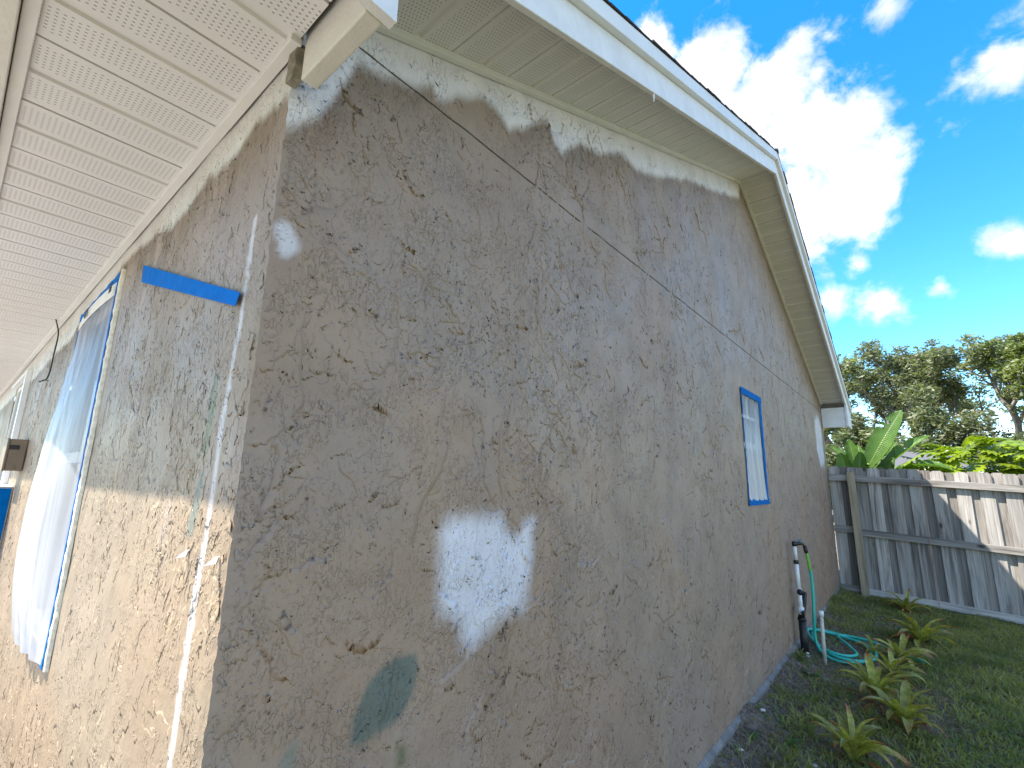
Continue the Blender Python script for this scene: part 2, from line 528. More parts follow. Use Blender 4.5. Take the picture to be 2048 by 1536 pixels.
M['paddle'] = leaf_material('paddle_leaf', (0.065, 0.14, 0.025), (0.10, 0.19, 0.04), 0.30, 0.30, ribs=150.0, scale=3, objvar=0.12)
M['stalk'] = plain('leaf_stalk', (0.16, 0.24, 0.05), 0.45)
M['philo'] = leaf_material('split_leaf', (0.12, 0.20, 0.010), (0.24, 0.30, 0.018), 0.40, 0.30, scale=4, objvar=0.35)
M['brom'] = leaf_material('strap_leaf', (0.24, 0.250, 0.038), (0.46, 0.43, 0.105), 0.28, 0.40, scale=10, objvar=0.3, tip=(0.30, 0.09, 0.03))
M['brom_brown'] = leaf_material('dry_strap_leaf', (0.22, 0.09, 0.025), (0.40, 0.20, 0.05), 0.25, 0.6, scale=10, objvar=0.35)
M['grass'] = leaf_material('grass_blades', (0.13, 0.170, 0.045), (0.33, 0.335, 0.115), 0.45, 0.5, scale=2.2, objvar=0.0)
M['weed'] = leaf_material('weed_leaf', (0.05, 0.11, 0.02), (0.10, 0.17, 0.03), 0.3, 0.5, scale=8, objvar=0.3)
#SECTION2
# ------------------------------------------------------------------ the house
AY, AZ, SLP = 4.333, 4.438, 0.4195          # ridge position and pitch of the rake soffit plane
LEN, ZSEAM, ZSOF = 8.49, 2.60, 2.44
XEND = -12.0
def rk(y): return AZ - SLP * abs(y - AY)

house = empty('house', (0, 0, 0), 'tan stucco house with white gable eaves and half-finished paintwork', 'house')


def grid_wall(name, us, rows, pos, holes, colour, mat):
    """us: columns; rows: list of functions u -> z; pos(u, z) -> xyz arrays"""
    U = np.array(us)
    Z = np.stack([r(U) for r in rows])                     # rows x cols
    UU = np.broadcast_to(U, Z.shape)
    X, Y, ZZ = pos(UU, Z)
    v = np.stack([X, Y, ZZ], -1).reshape(-1, 3)
    nr, nc = Z.shape
    idx = np.arange(nr * nc).reshape(nr, nc)
    q = np.stack([idx[:-1, :-1], idx[:-1, 1:], idx[1:, 1:], idx[1:, :-1]], -1).reshape(-1, 4)
    cu = (UU[:-1, :-1] + UU[:-1, 1:]).reshape(-1) / 2
    cz = (Z[:-1, :-1] + Z[1:, :-1]).reshape(-1) / 2
    keep = np.ones(len(q), bool)
    for (u0, u1, z0, z1) in holes:
        keep &= ~((cu > u0) & (cu < u1) & (cz > z0) & (cz < z1))
    q = q[keep]
    me = bpy.data.meshes.new(name)
    me.vertices.add(len(v)); me.vertices.foreach_set('co', v.astype(np.float32).ravel())
    me.loops.add(len(q) * 4); me.loops.foreach_set('vertex_index', q.astype(np.int32).ravel())
    me.polygons.add(len(q)); me.polygons.foreach_set('loop_start', np.arange(0, len(q) * 4, 4, dtype=np.int32))
    me.polygons.foreach_set('use_smooth', np.ones(len(q), bool))
    me.update(calc_edges=True)
    me.materials.append(mat)
    c = colour(UU.ravel(), Z.ravel())
    ca = me.color_attributes.new('paint', 'FLOAT_COLOR', 'POINT')
    ca.data.foreach_set('color', np.concatenate([c, np.ones((len(c), 1))], 1).astype(np.float32).ravel())
    me.validate()
    o = bpy.data.objects.new(name, me)
    COL.objects.link(o)
    o.parent = house
    return o


def axis(*segs, extra=()):
    out = []
    for a, b, st in segs:
        out += list(np.arange(a, b, st if b > a else -st))
    out.append(segs[-1][1])
    out = sorted(set(np.round(list(out) + list(extra), 4)))
    return out

TAUPE = np.array([0.308, 0.228, 0.177])
WARM = np.array([0.322, 0.222, 0.160])
GREY = np.array([0.308, 0.242, 0.200])
PRIMER = np.array([0.66, 0.635, 0.675])
SAGE = np.array([0.125, 0.142, 0.122])
OLIVE = np.array([0.12, 0.13, 0.062])
def blend(c, k, col): return c * (1 - k[:, None]) + col * k[:, None]

SPRAY = np.array([(0, 2.27), (.04, 2.30), (.076, 2.345), (.11, 2.42), (.14, 2.50), (.165, 2.575), (.232, 2.60), (.355, 2.635), (.42, 2.70), (.442, 2.66), (.507, 2.714),
                  (.661, 2.813), (.743, 2.818), (.802, 2.79), (.86, 2.85), (.942, 2.90), (1.05, 2.985), (1.10, 2.93), (1.16, 2.91), (1.223, 2.97), (1.31, 3.038), (1.5, 3.10),
                  (1.726, 3.254), (1.95, 3.26), (2.122, 3.323), (2.5, 3.50), (2.863, 3.701), (3.3, 3.85), (3.808, 4.071), (4.317, 4.283), (4.36, 4.43), (8.6, 4.9)])


def edge_noise(u, z, s=1.0, seed=0):
    return (fbm(u * 9 + seed, z * 5, 4, seed) - 0.5) * 0.10 * s + (fbm(u * 55 + seed, z * 22, 3, seed + 3) - 0.5) * 0.03 * s


def gable_colour(y, z):
    n1 = fbm(y * 1.3, z * 1.1, 5, 1)
    n2 = fbm(y * 4.0, z * 2.6, 4, 9)
    c = np.tile(TAUPE, (len(y), 1))
    c = blend(c, sstep(n1 + (1.1 - z) * 0.10, 0.48, 0.66) * 0.85, WARM)
    c = blend(c, sstep(n2 + (z - 2.0) * 0.12, 0.50, 0.72) * 0.6, GREY)
    e = edge_noise(y, z, 1.0)
    zb = np.interp(y, SPRAY[:, 0], SPRAY[:, 1]) + edge_noise(y, z * 0.3, 0.55, 4) - .036
    k = sstep(z - zb, -0.032, 0.032) * (0.90 + 0.1 * n2)
    c = c * (1 - .20 * sstep(z - zb, -.22, -.02) * sstep(fbm(y * 7, z * 2, 3, 51), .3, .6) * (y < 4.3))[:, None]  # darker band below the spray edge: thicker paint with shade mixed into the colour
    c = blend(c, np.clip(k, 0, 1), PRIMER * 1.17)
    for poly, col, soft, amt, ns in (
        ([(.55, 1.285), (.59, 1.318), (.70, 1.325), (.81, 1.322), (.825, 1.285), (.86, 1.262), (.90, 1.262), (.93, 1.292), (.965, 1.292), (.962, 1.20), (.945, 1.12), (.915, 1.025),
          (.87, 1.02), (.80, 1.01), (.735, .985), (.69, .958), (.655, .972), (.64, 1.03), (.60, 1.055), (.565, 1.06), (.55, 1.10)], PRIMER, 0.044, 0.97, 0.40),
        ([(.42, 1.000), (.475, .985), (.483, .955), (.475, .89), (.45, .855), (.40, .845), (.335, .832), (.308, .850), (.312, .90), (.345, .965), (.38, .99)], SAGE, 0.010, 0.95, 0.30),
        ([(.44, .80), (.475, .785), (.48, .74), (.43, .735)], OLIVE, 0.010, 0.8, 0.3),
        ([(.004, 1.985), (.020, 2.004), (.045, 2.000), (.066, 1.97), (.068, 1.945), (.045, 1.922), (.030, 1.925), (.018, 1.955)], PRIMER, 0.010, 0.80, 0.30),
        ([(7.72, 2.40), (7.95, 2.46), (8.18, 2.46), (8.28, 2.2), (8.30, 1.85), (8.12, 1.72), (7.80, 1.74), (7.66, 1.95)], PRIMER, 0.06, 0.95, 1.2),
        ([(.155, .875), (.17, .885), (.176, .86), (.165, .835), (.155, .845)], SAGE * 1.4, 0.008, 0.6, 0.4)):
        sd = poly_sd(y, z, poly) + edge_noise(y * 1.4, z * 1.4, ns, 2)
        c = blend(c, sstep(-sd, -soft, soft) * amt, col)
    # pale caulk line where the rake trim meets the wall on the far slope
    k = sstep(z - (AZ - SLP * np.abs(y - AY)), -0.030 + 0.02 * 0, -0.012) * sstep(y, 4.3, 4.4) * 0.8
    c = blend(c, k * sstep(fbm(y * 12, z * 12, 3, 5), 0.3, 0.5), PRIMER * 0.9)
    return c


def corner_xy(z):
    a = (vnoise(z * 45, z * 0 + 3) - 0.5) * 0.0025 + (vnoise(z * 130, z * 0 + 7) - 0.5) * 0.003
    b = (vnoise(z * 45, z * 0 + 13) - 0.5) * 0.0025 + (vnoise(z * 140, z * 0 + 17) - 0.5) * 0.003
    return a - 0.004, b + 0.004


def gable_relief(y, z): return (fbm(y * 12, z * 8, 2, 2) - 0.5) * 0.005 + (fbm(y * 3, z * 3, 2, 8) - 0.5) * 0.006
def front_relief(x, z): return (fbm(x * 12, z * 7, 2, 12) - 0.5) * 0.005 + (fbm(x * 3, z * 3, 2, 18) - 0.5) * 0.006


def gable_pos(y, z):
    rel_ = gable_relief(y, z)
    x = rel_
    groove = np.exp(-((z - ZSEAM) / 0.0028) ** 2) * 0.007
    x = x - groove
    w = np.exp(-(y / 0.02) ** 2)
    cx, cy = corner_xy(z)
    return x * (1 - w) + cx * w, y + cy * w * (y < 0.03), z


GW = (3.785, 4.425, 1.285, 2.225)             # gable window opening
ys = axis((0, 1.6, .011), (1.6, 4.0, .03), (4.0, LEN, .05), extra=GW[:2])
zlow = [z for z in axis((0.0, 2.585, .0125), extra=GW[2:])] + [2.592, 2.5955, 2.5975, 2.599, 2.600, 2.601, 2.6025, 2.6045, 2.609]
rows = [(lambda u, z=z: np.full_like(u, z)) for z in zlow]
for k in range(1, 61):
    rows.append(lambda u, t=k / 60: 2.609 + t * (np.maximum(AZ - SLP * np.abs(u - AY), 2.612) - 2.609))
gw_ = grid_wall('gable_wall', ys, rows, gable_pos, [GW], gable_colour, M['stucco_gable'])
tag(gw_, 'shaded gable wall with white primer patch, green sample and spray edge')


def front_colour(x, z):
    n1 = fbm(x * 1.3, z * 1.1, 5, 21)
    n2 = fbm(x * 4.0, z * 2.6, 4, 29)
    FT = np.array([0.87, 0.92, 0.84])
    c = np.tile(TAUPE * FT, (len(x), 1))
    c = blend(c, sstep(n1, 0.45, 0.66) * 0.8, WARM * FT)
    c = blend(c, sstep(n2 + (z - 1.6) * 0.25, 0.50, 0.75) * 0.7, GREY)
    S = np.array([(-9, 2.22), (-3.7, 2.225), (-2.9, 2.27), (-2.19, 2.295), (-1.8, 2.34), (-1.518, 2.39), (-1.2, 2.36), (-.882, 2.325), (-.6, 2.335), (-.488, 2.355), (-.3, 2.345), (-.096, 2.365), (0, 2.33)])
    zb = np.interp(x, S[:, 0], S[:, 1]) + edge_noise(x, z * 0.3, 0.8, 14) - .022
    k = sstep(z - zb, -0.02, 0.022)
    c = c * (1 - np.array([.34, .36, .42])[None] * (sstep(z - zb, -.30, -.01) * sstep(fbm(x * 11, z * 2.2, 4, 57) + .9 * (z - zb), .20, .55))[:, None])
    c = blend(c, k * 0.92, np.array([0.60, 0.59, 0.56]))
    T = np.array([(.0, -.175), (.5, -.165), (.915, -.150), (1.178, -.137), (1.29, -.128), (1.381, -.121), (1.544, -.132), (1.772, -.107), (2.037, -.092)])
    xc = np.interp(z, T[:, 0], T[:, 1]) + (fbm(z * 14, z * 0, 3, 6) - 0.5) * 0.008
    hw = np.where(z < 1.29, 0.0155, 0.0105) + (fbm(z * 70, x * 70, 3, 6) - 0.5) * 0.013
    k = sstep(hw - np.abs(x - xc), -0.003, 0.003) * (z < 2.04)
    c = blend(c, k * 0.92, np.array([0.52, 0.485, 0.47]))
    for poly, col, soft, amt in (
        ([(-.232, 1.475), (-.232, 1.56), (-.215, 1.66), (-.192, 1.67), (-.185, 1.58), (-.185, 1.50), (-.20, 1.47)], OLIVE * 1.1, 0.016, 0.75),
        ([(-.245, 1.30), (-.235, 1.40), (-.205, 1.455), (-.188, 1.44), (-.188, 1.36), (-.205, 1.30)], SAGE * 1.15, 0.010, 0.9)):
        sd = poly_sd(x, z, poly) + edge_noise(x * 2, z * 2, 0.25, 2)
        c = blend(c, sstep(-sd, -soft, soft) * amt, col)
    return c


def front_pos(x, z):
    rel_ = front_relief(x, z)
    w = np.exp(-(x / 0.02) ** 2)
    cx, cy = corner_xy(z)
    return x * 1.0 + cx * w * (x > -0.03), -rel_ * (1 - w) + cy * w, z


FW = [(-2.43, -1.545, 0.715, 2.285), (-6.1, -4.90, 0.9, 2.285)]
xs = axis((0, -1.5, .010), (-1.5, -3.2, .03), (-3.2, XEND, .10), extra=[q for w in FW for q in w[:2]])
zf = axis((0.0, 2.45, .0125), extra=[q for w in FW for q in w[2:]])
rows = [(lambda u, z=z: np.full_like(u, z)) for z in zf]
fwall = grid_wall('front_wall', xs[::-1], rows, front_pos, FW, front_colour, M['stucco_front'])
tag(fwall, 'sunlit front wall with white stripe beside its corner')


def trowel_laps(name, n, K, region, density, to_world, colour, mat, seed, Lmean, hmean, back, jitter=.35, tilt=.45, lim=(.012, 9.0)):
    """plaster laps: each a wandering lip that rises slowly from the wall and drops off sharply.
    All strokes are real relief, joined in one part."""
    r = np.random.default_rng(seed)
    u, z = region(r, n)
    keep = r.random(n) < density(u, z)
    u, z = u[keep], z[keep]; n = len(u)
    L = Lmean * np.exp(r.normal(0, .55, n))
    d = np.abs(u)
    L = L * (1 + .10 * d); h = hmean * np.exp(r.normal(0, .4, n)) * (1 + .06 * d); bw = back * np.exp(r.normal(0, .3, n)) * (1 + .10 * d)
    a0 = np.pi / 2 + r.normal(0, tilt, n) + r.normal(0, .12, n)
    turns = np.cumsum(r.normal(0, jitter, (n, K)), 1) * .6 + r.normal(0, jitter * 1.3, (n, K))
    a = a0[:, None] + turns
    st = (L / (K - 1))[:, None] * r.uniform(.6, 1.4, (n, K))
    U = u[:, None] + np.cumsum(np.cos(a) * st, 1); Z = z[:, None] - np.cumsum(np.sin(a) * st, 1)
    side = np.where(r.random(n) < .5, 1.0, -1.0)[:, None]
    nu, nzv = -np.sin(a) * side, -np.cos(a) * side
    t = np.linspace(0, 1, K)[None]
    prof = np.sin(np.pi * np.clip(t * .96 + .02, 0, 1)) ** .5 * (r.uniform(.55, 1.25, (n, K)))
    H = h[:, None] * prof
    jag = r.normal(0, .15, (n, K)) * bw[:, None]
    ok = (U.min(1) > lim[0]) & (U.max(1) < lim[1])
    U, Z, H, nu, nzv, bw, jag, h, side = U[ok], Z[ok], H[ok], nu[ok], nzv[ok], bw[ok], jag[ok], h[ok], side[ok]; n = len(U)
    rowsU = [U - nu * (bw[:, None] + jag), U, U + nu * h[:, None] * .15]
    rowsZ = [Z - nzv * (bw[:, None] + jag), Z, Z + nzv * h[:, None] * .15]
    rowsH = [-.0012 + 0 * H, H, -.0016 + 0 * H]
    P = np.stack([np.stack(to_world(a_, b_, c_), -1) for a_, b_, c_ in zip(rowsU, rowsZ, rowsH)], 2)   # n,K,3,xyz
    idx = np.arange(n * K * 3).reshape(n, K, 3)
    q = np.concatenate([np.stack([idx[:, :-1, j], idx[:, 1:, j], idx[:, 1:, j + 1], idx[:, :-1, j + 1]], -1).reshape(-1, 4) for j in (0, 1)])
    flip = np.repeat((side[:, 0] < 0), K - 1); flip = np.concatenate([flip, flip])
    q = np.where(flip[:, None], q[:, ::-1], q)
    v = P.reshape(-1, 3)
    me = bpy.data.meshes.new(name)
    me.vertices.add(len(v)); me.vertices.foreach_set('co', v.astype(np.float32).ravel())
    me.loops.add(len(q) * 4); me.loops.foreach_set('vertex_index', q.astype(np.int32).ravel())
    me.polygons.add(len(q)); me.polygons.foreach_set('loop_start', np.arange(0, len(q) * 4, 4, dtype=np.int32))
    me.update(calc_edges=True)
    me.materials.append(mat)
    UU = np.stack(rowsU, 2).ravel(); ZZ = np.stack(rowsZ, 2).ravel()
    c = colour(UU, ZZ)
    ca = me.color_attributes.new('paint', 'FLOAT_COLOR', 'POINT')
    ca.data.foreach_set('color', np.concatenate([c, np.ones((len(c), 1))], 1).astype(np.float32).ravel())
    o = bpy.data.objects.new(name, me); COL.objects.link(o); o.parent = house
    o['kind'] = 'stuff'
    return o


def gable_world(y, z, h): return gable_relief(y, z) + h, y, z
def front_world(x, z, h): return x, -front_relief(x, z) - h, z
def gable_region(r, n):
    y = np.where(r.random(n) < .34, 1.2 * r.random(n), 1.2 * np.exp(r.random(n) * math.log(7.0)))
    top = AZ - SLP * np.abs(y - AY) - .03
    return y, .02 + r.random(n) * (top - .02)
def gable_keep(y, z):
    inside = (y > GW[0] - .06) & (y < GW[1] + .06) & (z > GW[2] - .05) & (z < GW[3] + .12)
    return np.where(inside | (np.abs(z - ZSEAM - .03) < .045), 0.0, 1.0)
def gable_cluster(y, z):
    return gable_keep(y, z) * (.08 + .92 * sstep(fbm(y * 2.6, z * 2.0, 4, 31), .42, .62))
def gable_long(y, z):
    return gable_keep(y, z) * (.25 + .75 * sstep(fbm(y * 3, z * 2.2, 3, 37), .36, .62))
trowel_laps('trowel_laps', 11500, 16, gable_region, gable_long, gable_world, gable_colour, M['laps_gable'], 71, .052, .00125, .008, .52, .50)
trowel_laps('trowel_laps', 1300, 22, gable_region, gable_long, gable_world, gable_colour, M['laps_gable'], 91, .115, .0024, .016, .34, .55)
trowel_laps('plaster_nubs', 90000, 4, gable_region, gable_cluster, gable_world, gable_colour, M['laps_gable'], 73, .0080, .0010, .0026, .5, 1.0)
def front_region(r, n):
    x = -np.where(r.random(n) < .40, 1.0 * r.random(n), np.exp(r.random(n) * math.log(5.5)))
    return x, .02 + r.random(n) * 2.36
def front_keep(x, z):
    k = np.ones_like(x)
    for (a, b, c, d) in FW: k = np.where((x > a - .03) & (x < b + .08) & (z > c - .03) & (z < d + .06), 0, k)
    return k
def front_long(x, z): return front_keep(x, z) * (.25 + .75 * sstep(fbm(x * 3, z * 2.2, 3, 47), .36, .62))
def front_cluster(x, z): return front_keep(x, z) * sstep(fbm(x * 5, z * 3.6, 3, 41), .40, .62)
trowel_laps('trowel_laps', 7500, 13, front_region, front_long, front_world, front_colour, M['laps_front'], 81, .045, .00095, .008, .48, .35, lim=(-9.0, -.012))
trowel_laps('plaster_nubs', 36000, 4, front_region, front_cluster, front_world, front_colour, M['laps_front'], 83, .009, .0007, .0030, .5, .8, lim=(-9.0, -.012))
# plain walls on the sides nobody sees from here
MB().box(XEND, -0.02, LEN - 0.1, LEN - 0.004, 0, 2.6).obj('back_wall', M['stucco_plain'], house)
MB().add([(XEND, .02, 0), (XEND, LEN - .1, 0), (XEND, LEN - .1, 2.6), (XEND, AY, AZ), (XEND, .02, 2.6),
          (XEND + .1, .02, 0), (XEND + .1, LEN - .1, 0), (XEND + .1, LEN - .1, 2.6), (XEND + .1, AY, AZ), (XEND + .1, .02, 2.6)],
         [(0, 4, 3, 2, 1), (5, 6, 7, 8, 9), (0, 1, 6, 5), (1, 2, 7, 6), (2, 3, 8, 7), (3, 4, 9, 8), (4, 0, 5, 9)]).obj('end_wall', M['stucco_plain'], house)
# dark strip along the gable's level seam, painting the groove's shadow line as colour
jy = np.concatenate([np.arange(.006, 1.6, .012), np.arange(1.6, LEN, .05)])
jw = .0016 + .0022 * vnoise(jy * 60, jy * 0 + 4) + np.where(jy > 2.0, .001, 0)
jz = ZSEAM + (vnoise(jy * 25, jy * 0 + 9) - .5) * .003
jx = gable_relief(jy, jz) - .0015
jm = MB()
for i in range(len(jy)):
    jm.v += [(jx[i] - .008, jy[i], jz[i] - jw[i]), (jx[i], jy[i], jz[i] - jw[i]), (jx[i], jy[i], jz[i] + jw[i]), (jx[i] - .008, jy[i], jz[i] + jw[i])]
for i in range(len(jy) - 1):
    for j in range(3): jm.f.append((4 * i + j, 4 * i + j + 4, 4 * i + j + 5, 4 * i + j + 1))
jm.obj('joint_shade_strip', M['seam_shade'], house)
# foundation ledge
fb = MB()
NB = 60
for i in range(NB):
    y0, y1 = -0.02 + (LEN + .02) * i / NB, -0.02 + (LEN + .02) * (i + 1) / NB
    j0, j1 = 0.0012 * math.sin(i * 2.3) + 0.008, 0.0012 * math.sin((i + 1) * 2.3) + 0.008
    fb.add([(j0 + .012, y0, -.6), (j1 + .012, y1, -.6), (j1 + .012, y1, -.028), (j0 + .012, y0, -.028), (j0 - .03, y0, .006), (j1 - .03, y1, .006)], [(0, 1, 2, 3), (3, 2, 5, 4)])
fb.box(XEND, 0.01, -0.012, 0.1, -.6, -0.002)
fb.obj('foundation', M['foundation'], house)

# ---- gable window
win = empty('window'); win.parent = house
tag(win, 'small white sash window in the gable wall')
y0, y1, z0, z1 = GW
fr = MB()
for a in ((y0, y0 + .03, z0, z1), (y1 - .03, y1, z0, z1), (y0 + .03, y1 - .03, z0, z0 + .035), (y0 + .03, y1 - .03, z1 - .035, z1)):
    fr.box(-.075, -.012, a[0], a[1], a[2], a[3])
fr.obj('frame', M['white_frame'], win)
rv = MB()
for a in ((y0 - .01, y0 + .001, z0 - .01, z1 + .01), (y1 - .001, y1 + .01, z0 - .01, z1 + .01), (y0 + .001, y1 - .001, z0 - .01, z0 + .001), (y0 + .001, y1 - .001, z1 - .001, z1 + .01)):
    rv.box(-.12, -.006, a[0], a[1], a[2], a[3])
rv.obj('reveal', M['caulk'], win)
MB().box(-.066, -.020, y0 + .03, y1 - .03, 1.735, 1.785).obj('meeting_rail', M['white_frame'], win)
MB().box(-.058, -.030, y0 + .03, y1 - .03, 2.000, 2.024).obj('muntin', M['white_frame'], win)
MB().box(-.058, -.032, (y0 + y1) / 2 - .01, (y0 + y1) / 2 + .01, 2.024, z1 - .035).obj('muntin', M['white_frame'], win)
gm, gt, gb = material('window_glass')
gb.inputs['Base Color'].default_value = (0.03, 0.035, 0.04, 1)
gb.inputs['Roughness'].default_value = 0.05
gt.set(gb.inputs['Alpha'], 0.55)
M['glass'] = gm
for a, b in ((z0 + .035, 1.735), (1.785, 2.000), (2.024, z1 - .035)):
    MB().box(-.050, -.046, y0 + .031, y1 - .031, a, b).obj('pane', M['glass'], win)
cu = MB()
n = 40
vs = []
for i in range(n + 1):
    yy = y0 - .05 + (y1 - y0 + .1) * i / n
    xx = -.115 + .018 * math.sin(i * 1.25) + .008 * math.sin(i * 2.9)
    vs += [(xx, yy, z0 - .1), (xx * .97, yy, 2.02)]
cu.add(vs, [(2 * i, 2 * i + 2, 2 * i + 3, 2 * i + 1) for i in range(n)])
cu.obj('curtain', M['curtain'], win, True)
MB().box(-.9, -.85, y0 - .5, y1 + .5, z0 - .5, z1 + .4).obj('room_wall', M['dark'], win)

# ---- front windows
for k, (a, b, c, d) in enumerate(FW):
    w2 = empty('window'); w2.parent = house
    tag(w2, ['tall front window behind the big plastic sheet', 'far front window with white frame near the wall box'][k])
    q = MB()
    for (p0, p1, q0, q1) in ((a, a + .05, c, d), (b - .05, b, c, d), (a + .05, b - .05, c, c + .05), (a + .05, b - .05, d - .05, d)):
        q.box(p0, p1, .012, .075, q0, q1)
    q.obj('frame', M['white_frame'], w2)
    q = MB()
    for (p0, p1, q0, q1) in ((a - .01, a + .001, c - .01, d + .01), (b - .001, b + .01, c - .01, d + .01), (a + .001, b - .001, c - .01, c + .001), (a + .001, b - .001, d - .001, d + .01)):
        q.box(p0, p1, .004, .12, q0, q1)
    q.obj('reveal', M['caulk'], w2)
    zm = (c + d) / 2
    MB().box(a + .05, b - .05, .02, .066, zm - .025, zm + .025).obj('meeting_rail', M['white_frame'], w2)
    for q0, q1 in ((c + .05, zm - .025), (zm + .025, d - .05)):
        MB().box(a + .051, b - .051, .046, .050, q0, q1).obj('pane', M['glass'], w2)
    MB().box(a - .4, b + .4, .85, .9, c - .4, d + .1).obj('room_wall', M['dark'], w2)
# ragged stucco lip beside the tall window
lip = MB()
n = 90
vs = []
for i in range(n + 1):
    z = .70 + (2.315 - .70) * i / n
    w_ = .016 + .008 * (vnoise(np.array([i * .7]), np.array([2.]))[0] - .5) + .006 * (random.random() - .5)
    vs += [(-1.544, -.004, z), (-1.542, -.014 - .004 * random.random(), z), (-1.542 + w_, -.012, z), (-1.542 + w_ + .004, -.001, z)]
for i in range(n):
    for j in range(3):
        lip.f.append((4 * i + j, 4 * i + j + 1, 4 * i + j + 5, 4 * i + j + 4))
lip.v = vs
lip.obj('stucco_lip', M['caulk'], house, True)
# white frame return of the far window
MB().box(-4.90, -4.80, -.035, .0, .86, 2.30).obj('window_casing', M['white_frame'], house)
MB().box(-6.2, -4.90, -.035, .0, 2.27, 2.30).obj('window_casing', M['white_frame'], house)


# ---- soffits
def panel_mesh(name, length, width, along):
    """ribbed soffit panel in local u (length) / v (width) space, seen from below"""
    prof = [(0, .010), (.0015, .0), (.140, 0), (.145, .007), (.1595, .007), (.1645, 0), (.297, 0), (.2985, .011), (.3045, .011)]
    vs, uvs = [], []
    for (v, h) in prof:
        for u in (0, length):
            vs.append((u, v, h) if along == 'u' else (v, u, h))
            uvs.append((u, v))
    fs = [(2 * i, 2 * i + 1, 2 * i + 3, 2 * i + 2) for i in range(len(prof) - 1)]
    me = bpy.data.meshes.new(name)
    me.from_pydata(vs, [], fs)
    me.materials.append(M['soffit'])
    ul = me.uv_layers.new(name='UVMap')
    for p in me.polygons:
        for li in p.loop_indices:
            ul.data[li].uv = uvs[me.loops[li].vertex_index]
    return me

pm = panel_mesh('soffit_panel', 0.408, 0.305, 'v')          # v along x, u along y
k = 0
x = 0.188 - 0.3045
inst('soffit_panel', pm, house, (x + .3045, -.418, ZSOF), scale=(0.46, 1, 1))
while x > XEND:
    inst('soffit_panel', pm, house, (x, -.418, ZSOF + random.uniform(-.0008, .0008)))
    x -= 0.3045
# wall channel, fascia-side channel
bevel(MB().box(XEND, .052, -.030, -.004, ZSOF - .016, ZSOF + .012).obj('wall_channel', M['trim'], house), .002)
bevel(MB().box(XEND, .33, -.438, -.410, ZSOF - .010, ZSOF + .012).obj('fascia_channel', M['trim'], house), .002)
bevel(MB().box(XEND - .3, .335, -.478, -.440, ZSOF - .030, rk(-.46) + .07).obj('fascia_board', M['board'], house), .003)
bevel(MB().box(XEND - .3, .345, -.496, -.480, ZSOF + .05, rk(-.49) + .155).obj('drip_edge', M['shingle'], house), .002)

ANG = math.atan(SLP)
rp = panel_mesh('rake_soffit_panel', 0.296, 0.305, 'u')      # u along x, v along slope
STEP = 0.3045 * math.cos(ANG)
y = 0.198 - STEP
first = True
while y < AY - .01:
    yy = max(y, 0.045)
    rem = min(1.0, (y + STEP - yy) / STEP, (AY - yy) / STEP)
    inst('soffit_panel', rp, house, (.022, yy, rk(yy)), (ANG, 0, 0), (1, rem, 1))
    y += STEP
y = AY
while y < LEN - .05:
    rem = min(1.0, (LEN - .045 - y) / STEP)
    inst('soffit_panel', rp, house, (.022, y, rk(y)), (-ANG, 0, 0), (1, rem, 1))
    y += STEP


def rake_beam(x0, x1, o0, o1, ya, yb):
    return MB().hexa([(x0, ya, rk(ya) + o0), (x1, ya, rk(ya) + o0), (x1, yb, rk(yb) + o0), (x0, yb, rk(yb) + o0),
                      (x0, ya, rk(ya) + o1), (x1, ya, rk(ya) + o1), (x1, yb, rk(yb) + o1), (x0, yb, rk(yb) + o1)])

for ya, yb in ((.045, AY), (AY, LEN - .045)):
    bevel(rake_beam(.003, .026, -.022, .012, ya, yb).obj('wall_channel', M['trim'], house), .002)
    rake_beam(.296, .316, -.012, .012, ya, yb).obj('fascia_channel', M['trim'], house)
for ya, yb in ((.060, AY), (AY, LEN - .060)):
    bevel(rake_beam(.316, .338, -.056, .082, ya, yb).obj('rake_fascia', M['fascia'], house), .003)
bevel(rake_beam(.322, .366, .084, .162, -.47, 3.55).obj('rake_drip_edge', M['drip'], house), .003)
bevel(rake_beam(.323, .367, .085, .163, 3.553, AY).obj('rake_drip_edge', M['drip'], house), .003)
bevel(rake_beam(.322, .366, .084, .162, AY, LEN + .47).obj('rake_drip_edge', M['drip'], house), .003)
# closure boards of the eave returns and their end plates
bevel(MB().box(.052, .316, .002, .042, 2.335, 2.60).obj('return_board', M['board'], house), .004)
bevel(MB().box(.005, .316, LEN - .042, LEN - .002, 2.335, 2.64).obj('return_board', M['fascia'], house), .003)
for s in (0, 1):
    yA, yB = ((-.475, .058) if s == 0 else (LEN - .058, LEN + .475))
    MB().hexa([(.317, yA, 2.338), (.341, yA, 2.338), (.341, yB, 2.338), (.317, yB, 2.338),
               (.317, yA, rk(yA) + .083), (.341, yA, rk(yA) + .083), (.341, yB, rk(yB) + .083), (.317, yB, rk(yB) + .083)]).obj('return_end_plate', M['fascia'], house)
MB().box(.002, .316, LEN - .004, LEN + .42, 2.440, 2.448).obj('return_soffit', M['trim'], house)
MB().box(XEND, .0, LEN, LEN + .44, 2.440, 2.448).obj('back_soffit', M['trim'], house)
MB().box(XEND - .3, .317, LEN + .44, LEN + .478, ZSOF - .03, rk(-.46) + .07).obj('fascia_board', M['board'], house)
